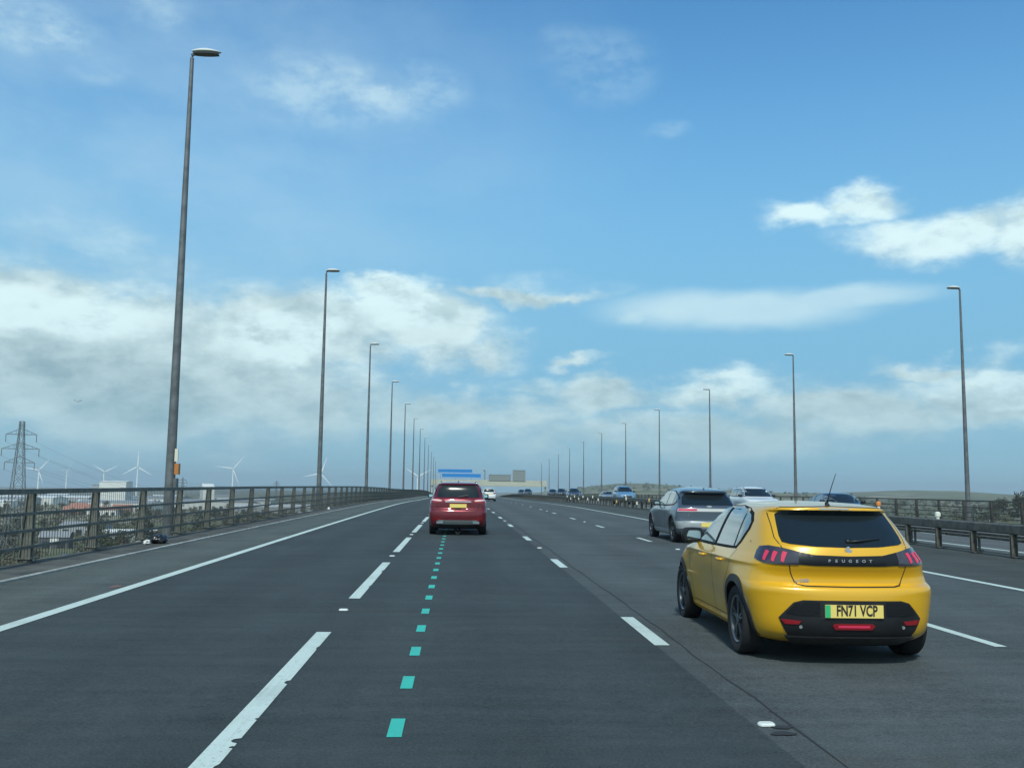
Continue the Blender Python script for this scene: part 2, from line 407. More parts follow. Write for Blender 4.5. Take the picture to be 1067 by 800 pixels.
# irregular construction joint beside the third lane line
vs = []; fs = []; y = 3.
while y < 70:
    x = 2.29+.010*sin(y*1.9)+.006*sin(y*5.3)+.012*sin(y*.6)+random.uniform(-.003, .003); ww = .006+.004*sin(y*3.1)*sin(y*1.3)+.00025*y
    vs += [(x-ww, y, rz(y)+DZ), (x+ww, y, rz(y)+DZ)]; y += .22
fs = [(2*i, 2*i+1, 2*i+3, 2*i+2) for i in range(len(vs)//2-1)]
tag(mk('road_joint', vs, fs, 'road_joint'), kind='structure')
def blot(name, x, y, rx, ry, m, seed, dz=DZ*1.6, kind='structure'):
    rr = random.Random(seed); n = 26; ph = [rr.uniform(0, 6.3) for _ in range(4)]
    vs = [(x, y, rz(y, x)+dz)]
    for i in range(n):
        t = 2*pi*i/n; q = 1+.18*sin(2*t+ph[0])+.12*sin(3*t+ph[1])+.1*sin(5*t+ph[2])
        xx, yy_ = x+rx*q*cos(t), y+ry*q*sin(t); vs.append((xx, yy_, rz(yy_, xx)+dz))
    return tag(mk(name, vs, [(0, i+1, (i+1) % n+1) for i in range(n)], m), kind=kind)
mat('oil_stain', (.020, .023, .026), .6); mat('red_stain', (.16, .085, .08), .8)
blot('oil_stain', 2.15, 6.36, .07, .06, 'oil_stain', 3); blot('oil_stain', 2.20, 6.52, .06, .05, 'oil_stain', 8)
blot('red_stain', -5.04, 14.8, .06, .22, 'red_stain', 4)
# road studs
mat('stud_white', (.62, .66, .64), .35)
def stud(x, y, lab):
    e = empty('road_stud', (x, y, rz(y, x)), 0, lab, 'road stud', 'white road studs between the lane dashes')
    b = MB(); n = 20
    for zz, sc_ in ((0, 1.), (.010, .97), (.018, .8)):
        for i in range(n):
            t = 2*pi*i/n; cx = .032 if cos(t) > 0 else -.032
            b.v.append(((cx+.028*cos(t))*sc_, .042*sin(t)*sc_, zz+.004))
    for l in range(2):
        for i in range(n): b.f.append((l*n+i, l*n+(i+1) % n, (l+1)*n+(i+1) % n, (l+1)*n+i))
    b.f.append(tuple(2*n+i for i in range(n))); b.fm = [0]*len(b.f)
    b.build('stud_body', 'stud_white', e)
    return e
first = None
spots = [(XL1, 12.3, 'white road stud in the first gap of the long dashes, nearest on that line'), (XL1, 21.25, 'white road stud in the second gap of the long dashes'),
         (XL1, 30.1, 'white road stud in the third gap of the long dashes'), (XL1, 39.1, 'white road stud in the fourth gap of the long dashes, beside the red car'),
         (2.11, 6.58, 'bright white road stud beside dark oil stains, nearest of all'), (XR, 24.4, 'white road stud between the second and third short dashes, right of the red car'),
         (XR, 42.4, 'small road stud far along the short dashes right of the red car'),
         (XR2, 24.4, 'white road stud just left of the yellow car mirror'), (XR2, 42.4, 'white road stud between dashes ahead of the grey car'), (XR2, 60.4, 'farthest white road stud on the line ahead of the grey car')]
for (x, y, lab) in spots: stud(x, y, lab)

# ------------------------------------------------------------------ parapets
def parapet(x, sgn, y0, label, step, name='bridge_parapet', m='rail_metal'):
    e = empty(name, (0, 0, 0), 0, label, 'parapet')
    zt = 1.34
    for (zz, hh, ww) in ((zt, .09, .13), (.93, .055, .05), (.62, .055, .05), (.32, .055, .05)):
        yy = [y0]+[y for y in ys if y0 < y < 420]+[420]; vs = []; fs = []
        for y in yy:
            z = rz(y, x)+zz; vs += [(x-ww/2, y, z-hh/2), (x+ww/2, y, z-hh/2), (x+ww/2, y, z+hh/2), (x-ww/2, y, z+hh/2)]
        for j in range(len(yy)-1):
            for i in range(4): fs.append((4*j+i, 4*j+(i+1) % 4, 4*j+4+(i+1) % 4, 4*j+4+i))
        mk('top_rail' if zz == zt else 'rail', vs, fs, m, e)
    bars = MB(); y = y0+.1
    while y < 300:
        z = rz(y, x)
        for (za, zb_, r_) in ((.08, .90, .0070), (.955, zt-.04, .0045)):
            bars.add([(x+r_*cos(a), y+r_*sin(a), z+q) for q in (za, zb_) for a in (0, 2.094, 4.189)], [(0, 1, 4, 3), (1, 2, 5, 4), (2, 0, 3, 5)])
        y += .13
    bars.build('infill_bars', m, e)
    proto = None; y = y0+.92; cnt = 0; rest = MB()
    while y < 418:
        if cnt < 98:
            if proto is None:
                b = MB()
                b.add([(sgn*u, q, z) for (u, z) in ((-.06, .05), (.14, .05), (.06, 1.30), (-.06, 1.30)) for q in (-.007, .007)], [(0, 2, 4, 6), (1, 7, 5, 3), (0, 1, 3, 2), (2, 3, 5, 4), (4, 5, 7, 6), (6, 7, 1, 0)])
                for (u0, u1) in ((-.06, -.06), (.14, .06)): b.add([(sgn*u0, -.06, .05), (sgn*u0, .06, .05), (sgn*u1, .06, 1.3), (sgn*u1, -.06, 1.3), (sgn*(u0+.014), -.06, .05), (sgn*(u0+.014), .06, .05), (sgn*(u1+.014), .06, 1.3), (sgn*(u1+.014), -.06, 1.3)], [(0, 1, 2, 3), (4, 7, 6, 5), (0, 4, 5, 1), (1, 5, 6, 2), (2, 6, 7, 3), (3, 7, 4, 0)])
                b.box((0, 0, .10), (.34, .24, .03))
                p = b.build('post', m, e); proto = p
            else:
                p = proto.copy(); COL.objects.link(p); p.parent = e
            p.location = (x+sgn*.10, y, rz(y, x))
        else: rest.box((x+sgn*.10, y, rz(y, x)+.68), (.11, .12, 1.24))
        cnt += 1; y += step
    if rest.v: tag(rest.build('post_row', m, e), kind='stuff')
    return e
lp = parapet(-7.88, -1, 8.0, 'grey steel parapet with four rails along the left bridge edge', 3.24)
rp = parapet(32.05, 1, 24.0, 'brownish steel parapet along the far right bridge edge', 3.17, m='rail_rust')

# central barrier: box beam on close posts, thin rail behind
def median(x, y0, y1, label, step, zt, hh, low, double, ph=1.39):
    e = empty('crash_barrier', (0, 0, 0), 0, label, 'crash barrier')
    for (nm, xx, zz, h2, ww) in [('beam', x, zt, hh, .18)]+([('rail', x+.16, low, .07, .05)] if low else []):
        yy = [y0]+[y for y in ys if y0 < y < y1]+[y1]; vs = []; fs = []
        bv = min(ww, h2)*.15
        prof = [(-ww/2+bv, -h2/2), (ww/2-bv, -h2/2), (ww/2, -h2/2+bv), (ww/2, h2/2-bv), (ww/2-bv, h2/2), (-ww/2+bv, h2/2), (-ww/2, h2/2-bv), (-ww/2, -h2/2+bv)]
        for y in yy:
            for (a, b) in prof: vs.append((xx+a, y, rz(y, xx)+zz+b))
        for j in range(len(yy)-1):
            for i in range(8): fs.append((8*j+i, 8*j+(i+1) % 8, 8*j+8+(i+1) % 8, 8*j+8+i))
        mk(nm, vs, fs, 'barrier_metal', e)
    proto = None; y = y0+ph; cnt = 0; rest = MB(); hp = zt-hh/2
    while y < y1-.5:
        if cnt < 98:
            if proto is None:
                b = MB(); b.box((0, 0, hp/2), (.012, .13, hp)); b.box((-.06, 0, hp/2), (.12, .012, hp)); b.box((-.06, .06, hp/2), (.12, .012, hp)); b.box((0, 0, .02), (.26, .22, .02))
                if not double: b = MB(); b.box((0, -.12, hp/2), (.05, .05, hp)); b.box((0, .12, hp/2), (.05, .05, hp)); b.box((0, 0, .02), (.16, .4, .02))
                if double: b.box((.10, .03, low), (.14, .05, .05))
                p = b.build('post', 'barrier_metal', e); proto = p
            else: p = proto.copy(); COL.objects.link(p); p.parent = e
            p.location = (x, y, rz(y, x))
        else: rest.box((x, y, rz(y, x)+hp/2), (.1, .12, hp))
        cnt += 1; y += step
    if rest.v: tag(rest.build('post_row', 'barrier_metal', e), kind='stuff')
    return e
median(13.45, 14, 430, 'dark box-beam crash barrier on posts along the central reserve', 1.82, .67, .24, .40, True)
median(14.05, 14, 430, 'low rail crash barrier just behind the box-beam barrier', 1.82*2, .46, .07, None, False, .6)

# ------------------------------------------------------------------ street lamps
SIDE_LAMP = {}
def make_lamp(H, side):
    """pole stands at the origin, arm reaches towards +X*side; pole height H"""
    e = empty('street_lamp', (0, 0, 0))
    b = MB(); b.tube([(0, 0, -1.2), (0, 0, 1.5), (0, 0, H*.5), (0, 0, H-.1)], [.17, .155, .115, .062], 14); b.build('pole', 'lamp_steel', e, smooth=40)
    b = MB(); b.box((side*.35, 0, -.55), (1.1, .3, .25)); b.tube([(0, 0, -1.3), (0, 0, -.2)], .22, 12); b.build('bracket', 'lamp_steel', e)
    b = MB(); b.tube([(0, 0, H-.15), (0, 0, H), (side*.12, 0, H+.05)], [.062, .058, .05], 10); b.build('arm', 'lamp_steel', e, smooth=True)
    # luminaire: tapering flat lens-shaped head about 1.15 m long
    vs = []; fs = []; N = 14; K = 12
    for i in range(N+1):
        t = i/N; x = side*(.02+.92*t); wd = .20*(sin(pi*min(1, .12+t*.88))**.55) if t < 1 else .02
        if i == N: wd = .03
        top = .125*sin(pi*(.18+.8*t)); bot = -.055*sin(pi*(.15+.82*t))
        for j in range(K):
            a = 2*pi*j/K; ca, sa = cos(a), sin(a); vs.append((x, wd*ca, H+.10+(top if sa > 0 else -bot)*sa + .02*t))
    for i in range(N):
        for j in range(K): fs.append((i*K+j, i*K+(j+1) % K, (i+1)*K+(j+1) % K, (i+1)*K+j))
    fs += [tuple(range(K)), tuple(N*K+j for j in range(K))]
    hd = mk('lamp_head', vs, fs, 'lamp_head', e, smooth=50)
    vs = [(side*(.08+.78*i/8), s_*.155*(sin(pi*(.15+.7*i/8))**.5), H+.10-.052+.010*i/8) for i in range(9) for s_ in (-1, 1)]
    vs2 = [(v[0], v[1], v[2]-.025) for v in vs]
    n = len(vs); f2 = [(2*i, 2*i+1, 2*i+3, 2*i+2) for i in range(8)]
    f2 = f2+[tuple(n+q for q in f) for f in f2]+[(2*i, 2*i+2, n+2*i+2, n+2*i) for i in range(8)]+[(2*i+1, 2*i+3, n+2*i+3, n+2*i+1) for i in range(8)]+[(0, 1, n+1, n), (16, 17, n+17, n+16)]
    mk('lamp_lens', vs+vs2, f2, 'lamp_under', hd)
    return e
D = 32.57
ordn = ['nearest', 'second', 'third', 'fourth', 'fifth', 'sixth', 'seventh', 'eighth', 'ninth', 'tenth', 'eleventh', 'twelfth', 'thirteenth', 'fourteenth']
pl = make_lamp(15.5, 1); prr = make_lamp(15.2, -1)
FL = ['tallest lamp post, at left, with a white plate and an orange box', 'second grey lamp post along the left parapet, in front of a wind turbine']
for k in range(12):
    o = pl if k == 0 else copy_tree(pl)
    y = 30.78+D*k; ex = [(.0), 0, 0, 0, 0, 0, -.05, -.1][min(k, 7)]
    o.location = (-9.0, y, rz(y)+.05+(-.0 if k else -.05)); tag(o, (FL[k] if k < 2 else 'thin grey lamp post, %s in the left row' % ordn[k]), 'street lamp', 'lamp posts along the left side')
    if k == 0: pl0 = o
for k in range(11):
    o = prr if k == 0 else copy_tree(prr)
    y = 62.2+D*k; o.location = (33.75, y, rz(y)-.0)
    tag(o, 'grey lamp post with left-pointing arm, %s in the right-hand row' % ordn[k] if k else 'tallest lamp post of the right-hand row, standing at far right', 'street lamp', 'lamp posts along the right side')
b = MB(); b.box((.19, -.10, 2.36), (.10, .06, .40)); b.build('label_plate', 'white_plate', pl0)
b = MB(); b.box((.21, -.02, 1.93), (.13, .20, .34)); b.build('orange_box', 'orange_box', pl0)
b = MB(); b.box((.18, 0, 1.46), (.10, .22, .36)); b.build('access_door', 'lamp_steel', pl0)

# ------------------------------------------------------------------ vehicles
def paint(name, col, rough=.28, metal=.0, flake=.0):
    m = mat(name, col, rough, metal, coat=.9, var=0)
    t = NT(m.node_tree); b = m.node_tree.nodes['Principled BSDF']
    tcn = t.n('ShaderNodeTexCoord')
    n = t.noise(tcn.outputs['Object'], 2.2, 6, .6)
    sp_ = t.n('ShaderNodeSeparateXYZ', i_0=tcn.outputs['Object'])
    dirt = t.m('MULTIPLY', t.sstep(sp_.outputs[2], .75, .15), t.sstep(n, .3, .75), clamp=True)
    t.put(b.inputs['Base Color'], t.mix(t.m('MULTIPLY', dirt, .35), col, (.09, .085, .075)))
    t.put(b.inputs['Roughness'], t.m('ADD', rough, t.m('MULTIPLY', dirt, .35)))
    t.put(b.inputs['Coat Weight'], t.sstep(dirt, 0, .8, .9, .2))
    b.inputs['Coat Roughness'].default_value = .06
    return m
mat('car_glass', (.010, .015, .018), .19, coat=0., spec=.5)
mat('band_black', (.010, .012, .015), .34, spec=.3)
mat('trim_black', (.006, .006, .007), .7, spec=.2)
mat('side_glass', (.13, .17, .18), .05, coat=.6, spec=1.)
mat('glass_cabin', (.09, .13, .14), .08, coat=.6, spec=1.)
mat('seam', (.010, .009, .008), .8)
mat('lamp_red', (.26, .008, .014), .15, coat=.8); mat('lamp_lit', (.40, .03, .07), .3, emit=(1, .05, .14), estr=.20)
mat('lamp_smoke', (.035, .03, .045), .12, coat=.8); mat('chrome', (.6, .62, .63), .18, metal=1.)
mat('alloy', (.16, .17, .18), .35, metal=.7); mat('alloy_bright', (.42, .43, .44), .35, metal=.7)
mat('plate_yellow', (.78, .60, .16), .5); mat('plate_green', (.03, .42, .17), .5); mat('plate_white', (.7, .7, .66), .5)
mat('plate_ink', (.02, .02, .02), .6); mat('badge_silver', (.55, .57, .58), .3, metal=.6)
mat('mirror_glass', (.75, .85, .85), .03, metal=1.)

class Body:
    def __init__(s, P):
        s.P = P; s.L = P['L']; s.build()
    def pt(s, z, u):
        """u in 0..1: rear centre round the +x side to the front centre at height z"""
        P = s.P; yr, yf, w = pchip(P['yr'], z), pchip(P['yf'], z), pchip(P['w'], z)
        cr, cf = pchip(P['cr'], z), pchip(P['cf'], z); ln = max(yf-yr, .02)
        sc_ = min(1, ln/(cr+cf)); cr *= sc_; cf *= sc_
        return yr, yf, w, cr, cf
    def contour(s, z, N):
        yr, yf, w, cr, cf = s.pt(z, 0); P = s.P; nr = P.get('nr', 2.9); nf = P.get('nf', 2.6)
        nr = pchip(P['nrt'], z) if 'nrt' in P else nr
        pts = []
        K = 60
        for i in range(K+1):
            t = pi/2*i/K; pts.append((w*sin(t)**(2/nr), yr+cr-cr*cos(t)**(2/nr)))
        for i in range(1, 13): pts.append((w, yr+cr+(yf-cf-yr-cr)*i/13))
        for i in range(K+1):
            t = pi/2*(1-i/K); pts.append((w*sin(t)**(2/nf), yf-cf+cf*cos(t)**(2/nf)))
        # resample by arc length, denser at the rear
        acc = [0]
        for a, b in zip(pts, pts[1:]): acc.append(acc[-1]+hypot(b[0]-a[0], b[1]-a[1]))
        out = []; j = 0
        for i in range(N+1):
            q = acc[-1]*i/N
            while j < len(acc)-2 and acc[j+1] < q: j += 1
            f = (q-acc[j])/max(acc[j+1]-acc[j], 1e-9)
            out.append((pts[j][0]+(pts[j+1][0]-pts[j][0])*f, pts[j][1]+(pts[j+1][1]-pts[j][1])*f))
        return out
    def build(s):
        P = s.P; zs = []
        N = P.get('N', 70)
        z0, z1 = P['w'][0][0], P['w'][-1][0]; nz = P.get('nz', 74)
        keys = sorted(set(round(k[0], 4) for k in P['w']+P['yr']+P['yf']))
        for a, b in zip(keys, keys[1:]):
            n = max(1, round((b-a)/((z1-z0)/nz)))
            if b-a < .03: n = max(n, 2)
            zs += [a+(b-a)*i/n for i in range(n)]
        zs.append(keys[-1]); s.zs = zs
        V = []; M_ = 2*N
        for z in zs:
            c = s.contour(z, N)
            ring = [(x, y) for (x, y) in c]+[(-x, y) for (x, y) in c[-2:0:-1]]
            for (x, y) in ring:
                sg = 1 if x >= 0 else -1; ax = abs(x); zz = z
                dx, dz_ = P['shape'](ax, y, z) if 'shape' in P else (0, 0)
                V.append((sg*max(ax+dx, 0), y, zz+dz_))
        F = []
        for i in range(len(zs)-1):
            for j in range(M_): F.append((i*M_+j, i*M_+(j+1) % M_, (i+1)*M_+(j+1) % M_, (i+1)*M_+j))
        F.append(tuple(range(M_))[::-1]); F.append(tuple((len(zs)-1)*M_+j for j in range(M_)))
        bm = bmesh.new(); vs = [bm.verts.new(v) for v in V]
        for f in F:
            try: bm.faces.new([vs[i] for i in f])
            except ValueError: pass
        bmesh.ops.triangulate(bm, faces=[f for f in bm.faces if len(f.verts) > 4])
        bmesh.ops.remove_doubles(bm, verts=bm.verts, dist=.0004); bmesh.ops.recalc_face_normals(bm, faces=bm.faces)
        s.bm = bm; s.bvh = BVHTree.FromBMesh(bm); s.y0 = P.get('y0', .9)
    # rays: 'L' / 'R' side (u=y, v=z), 'B' rear (u=x, v=z), 'W' wrap round the back (u=angle, v=z), 'F' front wrap
    def hit(s, mode, u, v):
        if mode in 'LR':
            sg = -1 if mode == 'L' else 1; o = Vector((sg*3, u, v)); d = Vector((-sg, 0, 0))
        elif mode == 'B': o = Vector((u, -3, v)); d = Vector((0, 1, 0))
        elif mode == 'N': o = Vector((u, s.L+3, v)); d = Vector((0, -1, 0))
        elif mode == 'W': o = Vector((3*sin(u), s.y0-3*cos(u), v)); d = Vector((-sin(u), cos(u), 0))
        elif mode == 'X': o = Vector((3*sin(u), s.L-s.y0+3*cos(u), v)); d = Vector((-sin(u), -cos(u), 0))
        h = s.bvh.ray_cast(o, d)
        if h[0] is None: return None, None
        n = h[1]
        if n.dot(d) > 0: n = -n
        return h[0], (n - d*.6).normalized()
    def patch(s, name, mode, poly, m, parent, off=.004, step=.035, skirt=.012, smooth=35):
        P2 = []
        n = len(poly)
        for i in range(n):
            a, b = poly[i], poly[(i+1) % n]; sc_ = .9 if mode in 'WX' else 1.
            k = max(1, int(hypot((b[0]-a[0])*sc_, b[1]-a[1])/step))
            P2 += [Vector((a[0]+(b[0]-a[0])*j/k, a[1]+(b[1]-a[1])*j/k)) for j in range(k)]
        nb = len(P2); area = sum(P2[i].x*P2[(i+1) % nb].y-P2[(i+1) % nb].x*P2[i].y for i in range(nb))
        if area < 0: P2.reverse()
        xs = [p.x for p in P2]; ys_ = [p.y for p in P2]
        def inside(x, y):
            c = False
            for i in range(nb):
                a, b = P2[i], P2[(i+1) % nb]
                if (a.y > y) != (b.y > y) and x < (b.x-a.x)*(y-a.y)/(b.y-a.y)+a.x: c = not c
            return c
        pts = list(P2); x = min(xs)+step*.5
        while x < max(xs):
            y = min(ys_)+step*.5
            while y < max(ys_):
                if inside(x, y) and min((p.x-x)**2+(p.y-y)**2 for p in P2) > (step*.42)**2: pts.append(Vector((x, y)))
                y += step
            x += step
        r = delaunay_2d_cdt(pts, [], [list(range(nb))], 1, 1e-6)
        vs = []; ns = []
        for q in r[0]:
            h, nn = s.hit(mode, q.x, q.y)
            if h is None: h, nn = (vs[-1], ns[-1]) if vs else (Vector((0, 0, 0)), Vector((0, -1, 0)))
            else: h = h+nn*off
            vs.append(h); ns.append(nn)
        fs = [tuple(f) for f in r[2]]
        # boundary skirt
        ec = {}
        for f in fs:
            for a, b in zip(f, f[1:]+f[:1]): ec[(a, b)] = 1
        bd = [(a, b) for (a, b) in ec if (b, a) not in ec]; mp = {}
        for a, b in bd:
            for q in (a, b):
                if q not in mp: mp[q] = len(vs); vs.append(vs[q]-ns[q]*skirt)
            fs.append((b, a, mp[a], mp[b]))
        o = mk(name, vs, fs, m, parent, smooth=smooth)
        return o
    def ribbon(s, mb, mode, line, wdt=.007, off=.0015, closed=False):
        L = []
        line = line+[line[0]] if closed else line
        for a, b in zip(line, line[1:]):
            k = max(1, int(hypot(b[0]-a[0], b[1]-a[1])/.02)); L += [(a[0]+(b[0]-a[0])*j/k, a[1]+(b[1]-a[1])*j/k) for j in range(k)]
        L.append(line[-1]); vs = []
        for i, p in enumerate(L):
            a, b = L[max(i-1, 0)], L[min(i+1, len(L)-1)]; tx, ty = b[0]-a[0], b[1]-a[1]; q = hypot(tx, ty) or 1
            for sg in (-.5, .5):
                h, nn = s.hit(mode, p[0]-sg*wdt*ty/q, p[1]+sg*wdt*tx/q)
                vs.append((h+nn*off) if h is not None else (vs[-1] if vs else Vector((0, 0, 0))))
        mb.add(vs, [(2*i, 2*i+1, 2*i+3, 2*i+2) for i in range(len(L)-1)])
    def mesh(s, name, m, parent, wheels, wr):
        bm = s.bm; me = bpy.data.meshes.new(name); bm.to_mesh(me); me.materials.append(MT[m]); me.materials.append(MT['chassis_dark'])
        o = bpy.data.objects.new(name, me); COL.objects.link(o)
        cut = MB(); 
        for (y, z) in wheels:
            for sg in (-1, 1):
                n = 40; x0, x1 = sg*.50, sg*1.4; k = len(cut.v)
                vs = [(x, y+wr*cos(2*pi*j/n), z+wr*sin(2*pi*j/n)) for x in (x0, x1) for j in range(n)]
                cut.add(vs, [(j, (j+1) % n, n+(j+1) % n, n+j) for j in range(n)]+[tuple(range(n))[::-1], tuple(n+j for j in range(n))])
        co = cut.build('cutter', 'chassis_dark')
        bmc = bmesh.new(); bmc.from_mesh(co.data); bmesh.ops.recalc_face_normals(bmc, faces=bmc.faces); bmc.to_mesh(co.data); bmc.free()
        md = o.modifiers.new('b', 'BOOLEAN'); md.object = co; md.operation = 'DIFFERENCE'; md.solver = 'EXACT'; md.material_mode = 'TRANSFER'
        dg = bpy.context.evaluated_depsgraph_get(); me2 = bpy.data.meshes.new_from_object(o.evaluated_get(dg))
        o.modifiers.clear(); bpy.data.objects.remove(co); o.data = me2
        me2.set_sharp_from_angle(angle=radians(38))
        for p in me2.polygons: p.use_smooth = True
        me2.set_sharp_from_angle(angle=radians(38))
        o.parent = parent
        return o
def text_mesh(txt, size, bold=0.):
    cu = bpy.data.curves.new('t', 'FONT'); cu.body = txt; cu.size = size; cu.align_x = 'CENTER'; cu.align_y = 'CENTER'; cu.offset = bold; cu.resolution_u = 3
    o = bpy.data.objects.new('t', cu); COL.objects.link(o); dg = bpy.context.evaluated_depsgraph_get(); dg.update()
    me = bpy.data.meshes.new_from_object(o.evaluated_get(dg)); bpy.data.objects.remove(o)
    vs = [tuple(v.co) for v in me.vertices]; fs = [tuple(p.vertices) for p in me.polygons]
    return vs, fs
def flat_text(name, txt, size, c, m, parent, bold=0., sx=1., normal_front=False, tilt=0.):
    vs, fs = text_mesh(txt, size, bold)
    q = [(c[0]+v[0]*sx*(-1 if normal_front else 1), c[1]+v[1]*sin(tilt), c[2]+v[1]*cos(tilt)) for v in vs]
    return mk(name, q, fs, m, parent)
def wheel(parent, x, y, r, wd, alloy='alloy', spokes=10, twin=True):
    sg = 1 if x > 0 else -1
    b = MB(); ir = r*.70
    b.lathe([(-wd/2*.8, ir), (-wd/2, r*.80), (-wd/2*.97, r*.93), (-wd/2*.8, r*.985), (-wd*.2, r), (wd*.2, r), (wd/2*.8, r*.985), (wd/2*.97, r*.93), (wd/2, r*.80), (wd/2*.8, ir), (wd*.3, ir*.97), (-wd*.3, ir*.97), (-wd/2*.8, ir)], n=48)
    o = b.build('wheel', 'rubber', parent, smooth=40); o.location = (x, y, r)
    b = MB(); f = sg*wd*.40
    b.lathe([(f-sg*.02, ir*.97), (f, ir*1.0), (f+sg*.008, ir*.97), (f-sg*.002, ir*.90), (f-sg*.05, ir*.88)], n=48, mi=0)
    b.lathe([(f-sg*.03, ir*.21), (f-sg*.005, ir*.20), (f, ir*.14), (f, .001)], n=24, mi=0)
    for i in range(spokes):
        a = 2*pi*(i//2)/(spokes/2)+((i % 2)*.26-.13)*2.2/2 if twin else 2*pi*i/spokes
        M_ = Matrix.Rotation(a, 3, 'X')
        c0 = M_ @ Vector((0, 0, ir*.55)); b.box((f-sg*.02, c0.y, c0.z), (.022, ir*.085, ir*.80), 0, M_)
    b.lathe([(f-sg*.07, ir*.95), (f-sg*.07, .001)], n=32, mi=1)
    rim = b.build('rim', None, o, smooth=35, mats=[alloy, 'chassis_dark']); return o
def arch(B, mode, yc, zc, r0, r1, a0=-.12, a1=pi+.12, n=26):
    o = [(yc+r1*cos(a0+(a1-a0)*i/n), zc+r1*sin(a0+(a1-a0)*i/n)) for i in range(n+1)]
    i_ = [(yc+r0*cos(a1-(a1-a0)*i/n), zc+r0*sin(a1-(a1-a0)*i/n)) for i in range(n+1)]
    return o+i_

def handle(B, parent, m, mode, y, z, ln=.17):
    h, nn = B.hit(mode, y, z); sg = -1 if mode == 'L' else 1
    b = MB(); b.tube([h+Vector((sg*-.01, -ln/2, 0)), h+Vector((sg*.028, -ln*.36, 0)), h+Vector((sg*.034, 0, .002)), h+Vector((sg*.028, ln*.36, 0)), h+Vector((sg*-.01, ln/2, 0))], [.012, .014, .015, .014, .012], 8)
    return b.build('door_handle', m, parent, smooth=True)
def mirror(B, parent, mode, y, z, m, cap='black_plastic', s_=1., lens='mirror_glass'):
    h, _ = B.hit(mode, y, z); sg = -1 if mode == 'L' else 1
    vs = []; fs = []; N, K = 8, 16
    for i in range(N+1):
        t = i/N; sc_ = [.80, .96, 1., .98, .93, .84, .70, .48, .12][i]; yy = y+.02+.13*t*s_
        for j in range(K):
            a = 2*pi*j/K; ex = .5; cx = abs(cos(a))**ex*(1 if cos(a) > 0 else -1); cz = abs(sin(a))**ex*(1 if sin(a) > 0 else -1)
            vs.append((h.x+sg*(.085+.105*s_*sc_*cx), yy, z+.045+.070*s_*sc_*cz))
    for i in range(N):
        for j in range(K): fs.append((i*K+j, i*K+(j+1) % K, (i+1)*K+(j+1) % K, (i+1)*K+j))
    fs += [tuple(range(K)), tuple(N*K+j for j in range(K))]
    o = mk('door_mirror', vs, fs, cap, parent, smooth=45)
    b = MB(); b.box((h.x+sg*.04, y+.07, z+.0), (.12, .05, .035)); b.build('mirror_arm', 'black_plastic', o)
    n = 20; vs = []
    for j in range(n):
        a = 2*pi*j/n; cx = abs(cos(a))**.5*(1 if cos(a) > 0 else -1); cz = abs(sin(a))**.5*(1 if sin(a) > 0 else -1)
        vs.append((h.x+sg*(.085+.066*s_*cx)-.0, y+.012, z+.045+.042*s_*cz))
    mk('mirror_glass', vs, [tuple(range(n))], lens, o)
    return o
def plate(parent, y, z, txt, w_=.52, h_=.111, green=False, tilt=0., white=False, front=False):
    b = MB(); sgn = -1 if not front else 1
    b.box((0, y, z), (w_, .012, h_)); o = b.build('number_plate', 'plate_white' if white else 'plate_yellow', parent)
    yy = y+sgn*.0085
    if green:
        g = MB(); g.box((-w_/2+.024, y+sgn*.0065, z), (.047, .002, h_-.004)); g.build('green_strip', 'plate_green', o)
    cx = .022 if green else 0
    flat_text('lettering', txt, .128, (cx, yy, z+.002), 'plate_ink', o, bold=.0040, sx=.66, normal_front=front)
    return o

